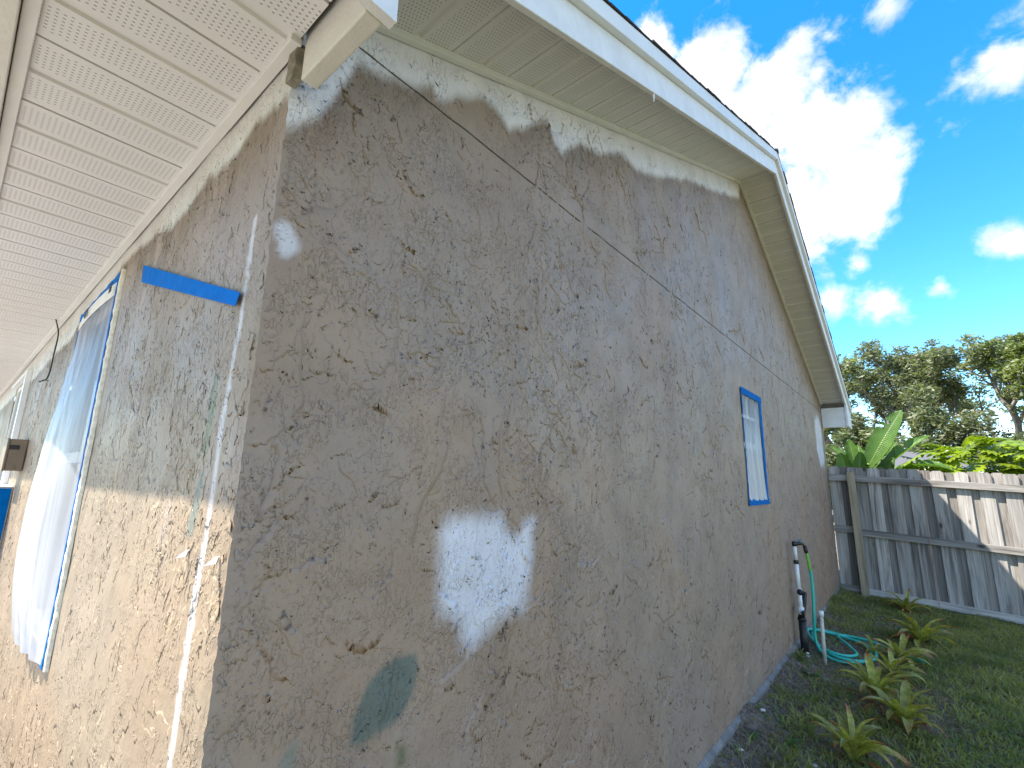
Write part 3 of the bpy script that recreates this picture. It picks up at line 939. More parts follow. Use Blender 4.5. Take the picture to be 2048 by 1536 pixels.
# rough stucco stub at the top of the corner
st = MB()
random.seed(4)
pts = []
for z in np.linspace(2.345, 2.44, 7):
    pts.append([(0.002 + random.uniform(0, .006), -.012, z), (.040 + random.uniform(-.008, .006), -.010, z), (.046 + random.uniform(-.008, .006), .010, z), (0.004, .012, z)])
st.v = [q for r in pts for q in r]
for i in range(6):
    for j in range(4):
        st.f.append((4 * i + j, 4 * i + (j + 1) % 4, 4 * i + 4 + (j + 1) % 4, 4 * i + 4 + j))
st.f += [(3, 2, 1, 0), (24, 25, 26, 27)]
st.obj('stucco_stub', M['stub'], house)
# roof deck, shingle courses
for s in (0, 1):
    ya, yb = ((-.50, AY) if s == 0 else (LEN + .50, AY))
    rake_beam(XEND - .38, .321, .086, .164, min(ya, yb), max(ya, yb)).obj('roof_deck', M['board'], house)
    k = 0
    while True:
        a = ya + (k * .13 if s == 0 else -k * .13)
        if (s == 0 and a > AY - .02) or (s == 1 and a < AY + .02): break
        b = a + (.15 if s == 0 else -.15)
        if s == 0: b = min(b, AY)
        else: b = max(b, AY)
        x1 = .370 + random.uniform(-.002, .007)
        za, zb = rk(a) + .165, rk(b) + .166
        th = .009 + random.uniform(0, .005)
        MB().hexa([(XEND - .4, a, za), (x1, a, za), (x1, b, zb), (XEND - .4, b, zb),
                   (XEND - .4, a, za + th), (x1, a, za + th), (x1, b, zb + .004), (XEND - .4, b, zb + .004)]).obj('shingle_course', M['shingle'], house)
        k += 1
MB().tube([(XEND - .4, AY, AZ + .175), (.375, AY, AZ + .175)], .03, 6).obj('ridge_cap', M['shingle'], house)
# paint drip under the rake fascia, lifted paint flakes at the corner
MB().tube([(.33, 1.40, rk(1.40) - .052), (.331, 1.401, rk(1.4) - .075), (.329, 1.404, rk(1.4) - .095)], [.006, .005, .002], 6).obj('paint_drip', M['fascia'], house)
for (fx, fz, s) in ((-.212, 1.262, .45), (-.036, 1.268, .45)):
    MB().add([(fx - .012 * s, -.006, fz + .018 * s), (fx + .014 * s, -.004, fz + .022 * s), (fx + .010 * s, -.008, fz - .012 * s), (fx - .018 * s, -.026, fz - .020 * s),
              (fx - .012 * s, -.004, fz + .018 * s), (fx + .014 * s, -.002, fz + .022 * s), (fx + .010 * s, -.006, fz - .012 * s), (fx - .017 * s, -.024, fz - .020 * s)],
             [(0, 1, 2), (0, 2, 3), (6, 5, 4), (7, 6, 4)]).obj('paint_flake', M['flake'], house)

# ------------------------------------------------------------------ masking on the walls
def tape(pts4, off, name='tape', parent=None, axis_='y', n=16, wob=.0012):
    """thin strip through four corners (a,b at one end, c,d at the other)"""
    a, b, c, d = [Vector(p) for p in pts4]
    vs = []
    for i in range(n + 1):
        t = i / n
        w = wob * math.sin(i * 1.9) + wob * .6 * random.uniform(-1, 1)
        for p, q in ((a, c), (b, d)):
            r = p.lerp(q, t)
            if axis_ == 'y': vs += [(r.x, r.y - off + w, r.z), (r.x, r.y - off + w + .0012, r.z)]
            else: vs += [(r.x + off - w, r.y, r.z), (r.x + off - w - .0012, r.y, r.z)]
    f = []
    for i in range(n):
        o = 4 * i
        f += [(o, o + 4, o + 6, o + 2), (o + 1, o + 3, o + 7, o + 5), (o, o + 1, o + 5, o + 4), (o + 2, o + 6, o + 7, o + 3)]
    f += [(0, 2, 3, 1), (4 * n, 4 * n + 1, 4 * n + 3, 4 * n + 2)]
    mb = MB(); mb.v, mb.f = vs, f
    return mb.obj(name, M['tape'], parent)

lt = tape([(-1.154, 0, 2.222), (-1.135, 0, 2.147), (-.100, 0, 1.846), (-.118, 0, 1.817)], .010, 'masking_tape')
tag(lt, 'loose blue masking tape strip stuck slanting on the front wall', 'tape')

# plastic sheet over the tall front window, bellied outwards by the air
ps = empty('plastic_sheet', (-1.985, 0, .70), 'milky plastic sheet taped over the tall front window', 'plastic sheet')
O = (-1.985, 0, .70)
nx, nz_ = 46, 90
vs = []
for j in range(nz_ + 1):
    t = j / nz_
    z = .712 + (2.235 - .712) * t
    for i in range(nx + 1):
        s = i / nx
        x = -2.445 + (-1.556 + 2.445) * s
        bell = .105 * (math.sin(math.pi * s) ** .8) * (math.sin(math.pi * min(1, t * .92 + .06)) ** .7) * (1.15 - .75 * t)
        fold = .004 * math.sin(s * 31 + 2.0 * math.sin(t * 5)) * math.sin(math.pi * s) + .002 * math.sin(s * 63 + t * 9) * math.sin(math.pi * s)
        pull = .010 * math.sin((s - .5) * 40 * (1 - t * .5)) * math.exp(-t * 6) * math.sin(math.pi * s)
        vs.append((x - O[0], -.014 - bell - fold - pull, z - O[2]))
sh = MB(); sh.v = vs
sh.f = [(j * (nx + 1) + i, j * (nx + 1) + i + 1, (j + 1) * (nx + 1) + i + 1, (j + 1) * (nx + 1) + i) for j in range(nz_) for i in range(nx)]
sh.obj('film', M['film'], ps, True)
pp = MB()
for i in range(24):
    x0_, x1_ = -2.445 + .889 * i / 24, -2.445 + .889 * (i + 1) / 24
    b0, b1 = [-.018 - .010 * math.sin(math.pi * k / 24) for k in (i, i + 1)]
    pp.hexa([rel(q, O) for q in [(x0_, b0, 2.20), (x1_, b1, 2.20), (x1_, b1 + .001, 2.20), (x0_, b0 + .001, 2.20),
             (x0_, b0 + .004, 2.268), (x1_, b1 + .004, 2.268), (x1_, b1 + .005, 2.268), (x0_, b0 + .005, 2.268)]])
pp.obj('paper_band', M['paper'], ps)
for (mx, w_) in ((-2.20, .10), (-1.62, .05)):
    q = MB()
    random.seed(int(-mx * 10))
    for r in range(4):
        for c_ in range(5):
            if random.random() < .75:
                xx = mx + w_ * c_ / 5; zz = 2.214 + .012 * r
                q.box(xx - O[0], xx - O[0] + w_ / 7, -.0335, -.031, zz - O[2], zz - O[2] + .008)
    q.obj('print_mark', M['ink'], ps)
def rl(*pts): return [rel(p, O) for p in pts]
tape(rl((-2.455, 0, 2.292), (-2.455, 0, 2.252), (-1.548, 0, 2.305), (-1.548, 0, 2.268)), .017, 'tape', ps)
tape(rl((-1.570, 0, 2.300), (-1.546, 0, 2.300), (-1.570, 0, .706), (-1.546, 0, .706)), .018, 'tape', ps, n=40, wob=.0003)
tape(rl((-2.455, 0, .738), (-2.455, 0, .704), (-1.546, 0, .738), (-1.546, 0, .704)), .0175, 'tape', ps)
tape(rl((-2.458, 0, 2.30), (-2.434, 0, 2.30), (-2.458, 0, .706), (-2.434, 0, .706)), .016, 'tape', ps, n=30)

# plastic and tape over the gable window
O2 = (0, 4.105, 1.285)
gs = empty('plastic_sheet', O2, 'thin plastic and blue tape covering the small gable window', 'plastic sheet')
nx, nz_ = 40, 50
vs = []
for j in range(nz_ + 1):
    t = j / nz_
    z = 1.31 + (2.195 - 1.31) * t
    for i in range(nx + 1):
        s = i / nx
        y = 3.80 + (4.405 - 3.80) * s
        e = math.sin(math.pi * s) ** .6
        f_ = (.020 * math.sin(s * 24 + 1.6 * math.sin(t * 4)) + .006 * math.sin(s * 51 + t * 6)) * e * (1 - .75 * t ** 2)
        vs.append((.004 + .012 * e * (1 - t) + f_ * .8 - .006 * t * e, y - O2[1], z - O2[2]))
sh = MB(); sh.v = vs
sh.f = [(j * (nx + 1) + i, j * (nx + 1) + i + 1, (j + 1) * (nx + 1) + i + 1, (j + 1) * (nx + 1) + i) for j in range(nz_) for i in range(nx)]
sh.obj('film', M['film_thin'], gs, True)
def r2(*pts): return [rel(p, O2) for p in pts]
tape(r2((0, 3.775, 2.236), (0, 3.775, 2.180), (0, 4.445, 2.236), (0, 4.445, 2.180)), .012, 'tape', gs, 'x')
tape(r2((0, 3.775, 1.320), (0, 3.775, 1.272), (0, 4.440, 1.320), (0, 4.440, 1.272)), .0125, 'tape', gs, 'x')
tape(r2((0, 4.355, 2.23), (0, 4.440, 2.23), (0, 4.375, 1.28), (0, 4.432, 1.28)), .010, 'tape', gs, 'x', 30)
tape(r2((0, 3.772, 2.23), (0, 3.792, 2.23), (0, 3.772, 1.28), (0, 3.790, 1.28)), .010, 'tape', gs, 'x', 30)

# cable hanging out of the soffit
MB().tube(spline([(-3.30, -.05, 2.450), (-3.285, -.035, 2.40), (-3.26, -.022, 2.33), (-3.27, -.022, 2.20), (-3.28, -.022, 2.09), (-3.29, -.026, 2.045), (-3.31, -.034, 2.026), (-3.34, -.058, 2.012)], 6), .0042, 6)\
    .tube([(-3.285, -.020, 2.020), (-3.315, -.045, 2.024)], .003, 5).obj('cable', M['black_cable'])
tag(bpy.data.objects['cable'], 'black cable dangling from the front soffit against the wall', 'cable')
# brown wall box with a slot
bx = empty('wall_box', (-4.05, -.05, 1.43), 'small brown box with a dark slot on the front wall', 'box')
OB = (-4.05, -.05, 1.43)
bevel(MB().box(-.155, .155, -.042, .048, 0, .225).obj('case', M['brown_box'], bx), .004)
bevel(MB().box(-.160, .160, -.056, -.0425, -.004, .230).obj('lid', M['brown_box'], bx), .003)
MB().box(.1552, .158, -.040, .010, .150, .182).obj('slot', M['black_plastic'], bx)
MB().tube([(.156, -.005, .03), (.164, -.005, .03)], .010, 10).obj('knockout', M['brown_box'], bx)
# masked cabinet lower down
mc = empty('wall_cabinet', (-4.5, -.1, .35), 'paper-wrapped wall cabinet edged with blue tape below the box', 'cabinet')
bevel(MB().box(-.295, .295, -.12, .098, 0, .955).obj('case', M['paper'], mc), .006)
MB().box(.2965, .299, -.03, .09, .0, .95).obj('tape', M['tape'], mc)
MB().box(-.30, .30, -.125, .098, .957, .966).obj('top', M['white_frame'], mc)
#SECTION3
# ------------------------------------------------------------------ ground
def gz(x, y):
    x = np.asarray(x, float); y = np.asarray(y, float)
    base = -0.095 - 0.05 * np.clip(x, 0, 6) + (0.02 + 0.075 * fbm(x * 2 + 3, y * 2.2 + 3, 3, 11)) * np.exp(-np.clip(x, 0, 9) * 7) + 0.02 * np.exp(-np.clip(x, 0, 9) * 3) * np.clip((y - 4) / 4, 0, 1)
    und = (fbm(x * 1.6 + 40, y * 1.6 + 40, 4, 3) - 0.5) * 0.06 + (fbm(x * 9 + 40, y * 9 + 40, 3, 5) - 0.5) * 0.022
    return base + und * np.clip(1.0 - (np.hypot(x, y - 4) / 40), 0.2, 1)

gm_, gt_, gb_ = material('yard_ground')
oc = gt_.n('ShaderNodeTexCoord').outputs['Object']
soil = gt_.mix(gt_.ramp(gt_.noise(oc, 26.0, 6, 0.65), 0.3, 0.7), (0.11, 0.090, 0.070), (0.32, 0.27, 0.22))
soil = gt_.mix(gt_.ramp(gt_.noise(oc, 5.0, 4, 0.6), 0.45, 0.7, 0, 0.6), soil, (0.075, 0.060, 0.048))
turf = gt_.mix(gt_.ramp(gt_.noise(oc, 34.0, 5, 0.65), 0.3, 0.7), (0.085, 0.082, 0.040), (0.19, 0.175, 0.095))
sx = gt_.n('ShaderNodeSeparateXYZ', i_0=oc)
mk = gt_.ramp(gt_.math('ADD', gt_.math('MULTIPLY', sx.outputs[0], 0.33), gt_.math('MULTIPLY', gt_.noise(oc, 2.3, 5, 0.6), 1.0)), 0.55, 0.85)
gt_.set(gb_.inputs['Base Color'], gt_.mix(mk, soil, turf))
gb_.inputs['Roughness'].default_value = 0.95
gb_.inputs['Specular IOR Level'].default_value = 0.15
gt_.set(gb_.inputs['Normal'], gt_.n('ShaderNodeBump', i_Strength=1.0, i_Distance=0.03, i_Height=gt_.noise(oc, 40.0, 6, 0.65)).outputs[0])
gx = np.concatenate([[-400, -200, -100, -60, -40, -25, -15], np.arange(-12, 0, 1.0), np.arange(0, 3, .05), np.arange(3, 10, .5), [10, 12, 15, 20, 30, 45, 70, 110, 200, 400]])
gy = np.concatenate([[-400, -200, -100, -50, -25, -12, -6, -3, -1.5, -.7], np.arange(0, 9, .06), np.arange(9, 16, .5), [17, 20, 25, 30, 40, 55, 80, 130, 220, 400]])
GX, GY = np.meshgrid(gx, gy)
GZ = gz(GX, GY)
GZ = np.where((GX < -0.02) & (GY > .05) & (GY < LEN - .1), -.3, GZ)
GZ = np.where((GY < -0.1), np.minimum(GZ, -0.13 + 0 * GZ), GZ)
nr, nc = GX.shape
ii = np.arange(nr * nc).reshape(nr, nc)
q = np.stack([ii[:-1, :-1], ii[:-1, 1:], ii[1:, 1:], ii[1:, :-1]], -1).reshape(-1, 4)
mb = MB(); mb.v = [tuple(p) for p in np.stack([GX, GY, GZ], -1).reshape(-1, 3).tolist()]; mb.f = [tuple(f) for f in q.tolist()]
g_ = mb.obj('ground', gm_, None, True)
tag(g_, 'dark soil and patchy lawn beside the house', None, None, 'structure')
dr = MB().box(-13, 0.1, -9.0, -.9, -.16, -.085).obj('bounce_driveway', M['added_concrete'])  # not in view; put there to bounce sunlight up onto the front soffit
tag(dr, 'unseen pale slab in front of the house, added to bounce light', None, None, 'structure')


# ---- grass: nobody could count it
def blades(name, xy, h, w, mat, label, seed, lean=.6):
    r = np.random.default_rng(seed)
    n = len(xy)
    x, y = xy[:, 0], xy[:, 1]
    z = gz(x, y) - .004
    a = r.random(n) * 2 * np.pi
    d = a + r.normal(0, .8, n)
    hh = h * r.uniform(.5, 1.25, n) * (.45 + 1.1 * fbm(x * 3.3 + 9, y * 3.3 + 9, 3, 15)); ww = w * r.uniform(.6, 1.3, n); ln = lean * r.uniform(.3, 1.6, n)
    cx, cy = np.cos(a) * ww / 2, np.sin(a) * ww / 2
    lx, ly = np.cos(d) * hh * ln, np.sin(d) * hh * ln
    v = np.empty((n, 5, 3))
    v[:, 0] = np.stack([x - cx, y - cy, z], -1); v[:, 1] = np.stack([x + cx, y + cy, z], -1)
    v[:, 2] = np.stack([x - cx * .8 + lx * .4, y - cy * .8 + ly * .4, z + hh * .6], -1)
    v[:, 3] = np.stack([x + cx * .8 + lx * .4, y + cy * .8 + ly * .4, z + hh * .6], -1)
    v[:, 4] = np.stack([x + lx, y + ly, z + hh * .85 * np.clip(1.2 - ln * .4, .4, 1)], -1)
    b = np.arange(n)[:, None] * 5
    tri = np.concatenate([b + [0, 1, 3], b + [0, 3, 2], b + [2, 3, 4]], 0)
    me = bpy.data.meshes.new(name)
    me.vertices.add(n * 5); me.vertices.foreach_set('co', v.astype(np.float32).ravel())
    me.loops.add(len(tri) * 3); me.loops.foreach_set('vertex_index', tri.astype(np.int32).ravel())
    me.polygons.add(len(tri)); me.polygons.foreach_set('loop_start', np.arange(0, len(tri) * 3, 3, dtype=np.int32))
    me.update(calc_edges=True)
    me.materials.append(mat)
    o = bpy.data.objects.new(name, me); COL.objects.link(o)
    return tag(o, label, None, None, 'stuff')

r = np.random.default_rng(5)
N = 200000
px = r.uniform(.01, 3.6, N) ** 1.0
py = r.uniform(1.5, 8.75, N)
dens = sstep(px * .32 + fbm(px * 3.1 + 5, py * 3.1 + 5, 4, 7) * 1.25 + np.clip((py - 6.2) * .12, 0, .3) * (px < .9), .72, 1.02) * .95 + .02
keep = r.random(N) < dens
xy = np.stack([px, py], -1)[keep][:60000]
blades('grass', xy, .066, .0100, M['grass'], 'short patchy green grass beside the shaded wall', 8, .9)
N = 42000
px = r.uniform(.02, 2.6, N); py = r.uniform(1.6, 8.7, N)
blades('dry_grass', np.stack([px, py], -1), .045, .005, leaf_material('dry_blades', (0.16, 0.12, 0.065), (0.30, 0.25, 0.15), 0.2, 0.7, scale=5, objvar=0), 'dry tan grass litter strewn between the green blades', 13, 1.6)
N = 2200
px = r.uniform(.03, 2.4, N); py = r.uniform(1.6, 8.7, N)
blades('leaf_litter', np.stack([px, py], -1), .030, .020, leaf_material('fallen_leaves', (0.13, 0.075, 0.035), (0.33, 0.22, 0.11), 0.15, 0.8, scale=9, objvar=0), 'fallen brown leaf bits scattered over soil and grass', 17, 2.2)
N = 14000
px = r.uniform(.03, 2.6, N); py = r.uniform(1.6, 8.7, N)
kp = fbm(px * 2.4 + 21, py * 2.4 + 21, 4, 19) > .53
blades('ground_cover', np.stack([px, py], -1)[kp], .034, .017, leaf_material('clover_leaves', (0.10, 0.20, 0.05), (0.24, 0.33, 0.10), 0.35, 0.45, scale=7, objvar=0), 'low broad-leaved green ground cover among the grass', 18, 1.3)
N = 18000
px = r.uniform(3.0, 9, N); py = r.uniform(-3, 9, N)
blades('lawn_grass', np.stack([px, py], -1), .06, .012, M['grass'], 'sunlit lawn grass beyond the shade of the house', 9, .7)

# pebbles and litter
random.seed(21)
ico = MB()
bmv = [(0, 0, .7), (.8, .1, .2), (.2, .75, .25), (-.7, .4, .2), (-.6, -.6, .15), (.35, -.8, .2), (0, 0, -.4)]
ico.add(bmv, [(0, 1, 2), (0, 2, 3), (0, 3, 4), (0, 4, 5), (0, 5, 1), (6, 2, 1), (6, 3, 2), (6, 4, 3), (6, 5, 4), (6, 1, 5)])
pme = ico.mesh('pebble', M['pebble'], True)
for (x, y, s, lab) in ((.075, 3.42, .034, 'pale stone lying against the foundation'), (.215, 3.50, .018, 'small pale pebble out on the dark soil'),
                       (.085, 2.85, .030, 'grey stone at the near foot of the wall'), (.60, 7.35, .022, 'white pebble on the grass near the fence'),
                       (.42, 3.05, .030, 'pale stone among the nearest strap leaves'), (1.28, 5.2, .020, 'small white pebble on the lawn right of the strap plants')):
    o = inst('pebble', pme, None, (x, y, float(gz(x, y)) + s * .25), (0, 0, random.random() * 6), (s, s * .8, s * .6))
    tag(o, lab, 'stone', 'stones on the ground')

# ------------------------------------------------------------------ standpipe, hose, stake
SP = (.075, 5.06, float(gz(.075, 5.0)) - .02)
sp = empty('standpipe', SP, 'white and black garden standpipe with tap against the wall', 'standpipe')
def sploc(*pts): return [rel(p, SP) for p in pts]
PX = lambda z: .075 - .012 * (z + .1)
PY = lambda z: 5.03 + .05 * (z + .1) * .6
def pp_(z): return (PX(z), PY(z), z)
MB().tube(sploc(pp_(-.16), pp_(.22)), [.034, .031], 12).obj('sleeve', M['black_plastic'], sp, True)
MB().tube(sploc(pp_(.20), pp_(.225)), .036, 12).obj('collar', M['black_plastic'], sp, True)
MB().tube(sploc(pp_(.22), pp_(.30)), [.028, .024], 12).obj('fitting', M['black_plastic'], sp, True)
MB().tube(sploc((PX(.22), PY(.22), .235), (PX(.2) + .01, PY(.2) + .10, .33), (PX(.2) + .012, PY(.2) + .16, .42)), [.026, .022, .022], 10).obj('branch', M['black_plastic'], sp, True)
MB().tube(sploc(pp_(.255), pp_(.315)), [.0285, .0285], 12).obj('clamp', M['pvc'], sp, True)
MB().tube(sploc((PX(.27) + .03, PY(.27) - .02, .285), (PX(.27) + .03, PY(.27) - .10, .285)), [.012, .016], 8).obj('handle', M['black_plastic'], sp, True)
MB().tube(sploc(pp_(.30), pp_(.44)), .019, 12).obj('pipe', M['pvc'], sp, True)
MB().tube(sploc(pp_(.445), pp_(.475)), .026, 12).tube(sploc((PX(.46), PY(.46), .462), (PX(.46) + .02, PY(.46) - .07, .462)), .019, 10).obj('tee', M['pvc'], sp, True)
MB().tube(sploc((PX(.46) + .02, PY(.46) - .07, .462), (PX(.46) + .026, PY(.46) - .10, .462)), .026, 10).obj('plug', M['black_plastic'], sp, True)
MB().tube(sploc(pp_(.478), pp_(.70)), .019, 12).obj('pipe', M['pvc'], sp, True)
MB().tube(sploc(pp_(.70), pp_(.735)), .022, 12).obj('coupling', M['black_plastic'], sp, True)
MB().tube(sploc(pp_(.735), pp_(.865)), .017, 12).obj('pipe', M['pvc'], sp, True)
MB().tube(sploc(pp_(.862), pp_(.905)), .022, 12).tube(sploc((.063, 5.07, .885), (.10, 5.10, .885)), .018, 10).obj('elbow', M['black_plastic'], sp, True)
MB().tube(sploc((.10, 5.10, .885), (.125, 5.12, .882), (.14, 5.13, .855)), .015, 10).obj('tap', M['brass'], sp, True)
MB().box(.085 - SP[0], .125 - SP[0], 5.09 - SP[1], 5.115 - SP[1], .91 - SP[2], .922 - SP[2]).tube(sploc((.105, 5.10, .89), (.105, 5.10, .915)), .006, 8).obj('tap_handle', plain('blue_tap_handle', (.10, .25, .38), .5), sp)
HB = (.35, 5.4, -.10)
ho = empty('garden_hose', HB, 'teal garden hose hanging from the tap and coiled on grass', 'hose')
MB().tube([rel(q, HB) for q in ((.138, 5.13, .862), (.142, 5.13, .83), (.146, 5.131, .80))], [.017, .019, .016], 10).obj('coupling', M['black_plastic'], ho, True)
e = [(.146, 5.131, .81), (.150, 5.135, .77), (.156, 5.14, .70), (.160, 5.145, .64)]
MB().tube([rel(q, HB) for q in spline(e, 4)], .0135, 10).obj('hose_end', M['lime'], ho, True)
random.seed(31)
path = [(.160, 5.145, .645), (.165, 5.15, .55), (.166, 5.14, .40), (.158, 5.12, .25), (.150, 5.13, .12), (.155, 5.12, .02), (.19, 5.10, -.05), (.27, 5.05, -.085), (.38, 5.05, -.09), (.49, 5.17, -.09)]
def G(x, y, h=.022): return (x, y, float(gz(x, y)) + h)
loops = [(.54, 5.40), (.48, 5.72), (.34, 5.90), (.15, 5.90), (.06, 5.74), (.08, 5.45), (.18, 5.22), (.30, 5.09), (.44, 5.12), (.56, 5.32), (.55, 5.62), (.38, 5.80), (.18, 5.78), (.03, 5.60), (.06, 5.38),
         (.20, 5.16), (.36, 5.14), (.44, 5.30), (.38, 5.48), (.26, 5.70), (.30, 5.85), (.50, 5.84), (.66, 5.74), (.80, 5.66), (.92, 5.60)]
path += [G(x, y, .022 + .012 * (i // 7)) for i, (x, y) in enumerate(loops)]
MB().tube([rel(q, HB) for q in spline(path, 7)], .0135, 8).obj('hose_line', M['teal'], ho, True)
SK = (.243, 4.90, float(gz(.243, 4.9)))
sk = empty('pipe_stake', SK, 'upright thin white pipe stake with cap in the soil', 'pipe')
MB().tube([(0, 0, -.06), (.004, 0, .20), (.010, -.01, .415)], [.0155, .015, .015], 12).obj('pipe', M['pvc_dirty'], sk, True)
MB().tube([(.0095, -.01, .405), (.0105, -.01, .450)], .0205, 12).obj('cap', M['pvc'], sk, True)
NB_ = G(.105, 4.96, .02)
tag(MB().tube([(NB_[0], NB_[1], NB_[2] - .03), (NB_[0], NB_[1], NB_[2] + .012), (NB_[0], NB_[1], NB_[2] + .02)], [.014, .014, .006], 10).obj('pipe_stub', M['pvc']), 'short white pipe stub in soil at the foot of the standpipe', 'pipe')

# ------------------------------------------------------------------ strap-leaved plants
def strap(L, W, arch, name, mat, n=9, fold=.25, twist=0.0):
    """arching strap leaf along +x from the origin, rising then drooping; UV u runs to the tip"""
    vs, uv, fs = [], [], []
    ang = math.radians(72)
    x = z = 0.0
    for i in range(n + 1):
        t = i / n
        w = W * (.55 + .45 * min(1, t * 4)) * (1 - max(0, (t - .62) / .38) ** 1.7) ** .8 + .0008
        a = ang - arch * t ** 1.3
        if i:
            x += L / n * math.cos(a); z += L / n * math.sin(a)
        nxv = Vector((-math.sin(a), 0, math.cos(a)))
        tw = twist * t
        for s in (-1, 0, 1):
            p = Vector((x, 0, z)) + Vector((0, s * w / 2 * math.cos(tw), s * w / 2 * math.sin(tw))) + nxv * (abs(s) * w * fold)
            vs.append(tuple(p)); uv.append((t, .5 + s * .5))
    for i in range(n):
        for k in range(2):
            a = 3 * i + k
            fs.append((a, a + 1, a + 4, a + 3))
    me = bpy.data.meshes.new(name)
    me.from_pydata(vs, [], fs)
    me.materials.append(mat)
    ul = me.uv_layers.new(name='UVMap')
    for p in me.polygons:
        p.use_smooth = True
        for li in p.loop_indices: ul.data[li].uv = uv[me.loops[li].vertex_index]
    return me

LEAF = [strap(1, .14, a, 'strap_leaf', M['brom'], twist=tw) for a, tw in ((.9, .1), (1.3, -.2), (1.7, .25), (2.2, -.1))]
LEAFB = [strap(1, .085, a, 'dry_leaf', M['brom_brown'], twist=tw) for a, tw in ((1.2, .3), (2.0, -.4), (2.6, .2))]
STEM = MB().tube([(0, 0, 0), (.05, .02, .4), (-.03, .05, .75), (.04, .02, 1.0)], [.02, .017, .014, .010], 6).mesh('stem', M['twig'], True)

def brom(x, y, n, size, nb, seed, label, up=0.0, stem=None):
    random.seed(seed)
    z = float(gz(x, y)); size *= .76
    o = empty('strap_leaf_plant', (x, y, z - .01), label, 'plant', 'strap-leaved plants in a row')
    n = int(n * 1.45); nb = int(nb * 1.5)
    for i in range(n):
        a = 2 * math.pi * (i * .382 + random.uniform(-.06, .06))
        t = i / n
        s = size * random.uniform(.75, 1.15)
        me = LEAF[min(3, int((1 - t) * 3 + random.random()))]
        lf = inst('leaf', me, o, (math.cos(a) * .012, math.sin(a) * .012, .02 + up + .02 * t), (random.uniform(-.25, .25), random.uniform(-.15, .45) * (1 - t) - .15 * t, a), (s, s * random.uniform(.8, 1.25), s))
    for i in range(nb):
        a = random.random() * 6.28
        inst('dry_leaf', random.choice(LEAFB), o, (math.cos(a) * .02, math.sin(a) * .02, .01), (random.uniform(-.4, .4), random.uniform(.2, .7), a), size * random.uniform(.5, .9))
    if stem:
        inst('stem', STEM, o, (0, 0, 0), (stem[0], stem[1], stem[2]), stem[3])
    return o

brom(.764, 7.95, 9, .40, 10, 1, 'brownish strap-leaved plant against the foot of the fence')
brom(.885, 6.38, 15, .46, 5, 2, 'large yellow-green strap-leaved plant, second from the fence')
brom(.745, 5.58, 12, .38, 4, 3, 'strap-leaved plant standing over the hose end')
brom(.545, 5.58, 6, .27, 2, 4, 'small strap-leaved plant at the edge of the hose coil')
brom(.700, 5.02, 11, .34, 5, 5, 'thin reddish-tipped strap-leaved plant in front of the hose', stem=(.2, .3, .4, .26))
brom(.640, 4.28, 15, .42, 4, 6, 'broad pale strap-leaved plant in the middle of the bed', .03, (-.5, -.6, 0, .22))
brom(.800, 4.02, 14, .41, 5, 7, 'strap-leaved plant with a dark centre, rightmost in the bed')
brom(.575, 3.30, 15, .40, 8, 8, 'nearest strap-leaved plant with browned leaves')
# low weeds
WL = strap(1, .30, 1.5, 'weed_leaf', M['weed'], 5)
def weed(x, y, s, n, seed, label):
    random.seed(seed)
    o = empty('weed', (x, y, float(gz(x, y)) - .004), label, 'weed', 'low weeds in the soil')
    for i in range(n):
        a = i * 2.4 + random.uniform(-.4, .4)
        inst('leaf', WL, o, (0, 0, 0), (random.uniform(-.3, .3), random.uniform(.1, .7), a), s * random.uniform(.6, 1.2))
weed(.36, 3.72, .085, 12, 1, 'leafy weed left of the broad pale strap plant')
weed(.10, 3.05, .07, 12, 2, 'low weed at the foot of the near wall')
weed(.20, 4.45, .09, 10, 3, 'grassy weed in front of the pipe stake')
weed(.07, 4.75, .12, 8, 4, 'weed growing at the foot of the standpipe')
weed(1.10, 3.40, .08, 12, 5, 'leafy weed in the lawn at the lower right')
weed(.28, 3.18, .08, 10, 6, 'spreading weed on bare soil near the nearest plant')
weed(1.35, 4.4, .08, 12, 7, 'leafy weed in the lawn right of the strap plants')

# ------------------------------------------------------------------ fence
FY = 8.45
def fdrop(x): return -.062 * max(0, x - .3) if x > .3 else 0.0
OF = (.0, FY, -.2)
fe = empty('wood_fence', OF, 'weathered grey board-on-board privacy fence butting the house corner', 'fence')
def frel(mb): mb.v = [rel(p, OF) for p in mb.v]; return mb
random.seed(12)
def picket(xc, w, yb, top, bot, tilt, dog=.028, mat='fence'):
    h0, h1 = bot, top
    prof = [(-w / 2, h0), (w / 2, h0), (w / 2, h1 - dog), (w / 2 - dog, h1), (-w / 2 + dog, h1), (-w / 2, h1 - dog)]
    t = .0165
    cup = random.uniform(-.004, .004)
    vs = [(a + tilt * b, -t / 2, b) for a, b in prof] + [(a + tilt * b, t / 2, b) for a, b in prof]
    n = len(prof)
    fs = [tuple(range(n - 1, -1, -1))[::-1], tuple(range(2 * n - 1, n - 1, -1))] + [(i, i + n, (i + 1) % n + n, (i + 1) % n) for i in range(n)]
    mb = MB().add(vs, fs)
    o = mb.obj('picket', M[mat], fe)
    o.location = rel((xc, yb, 0), OF)
    o.rotation_euler = (random.uniform(-.004, .004), random.uniform(-.004, .004), random.uniform(-.012, .012))
    return o
x = .085
PITCH_F = .2355
while x < 7.5:
    d = fdrop(x)
    picket(x, .142 + random.uniform(-.004, .006), FY + .012, 1.735 + d + random.uniform(-.012, .012), -.16 + d, random.uniform(-.004, .004))
    x2 = x + PITCH_F / 2
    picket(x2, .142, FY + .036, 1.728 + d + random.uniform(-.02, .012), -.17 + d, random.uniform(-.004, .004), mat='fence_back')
    x += PITCH_F
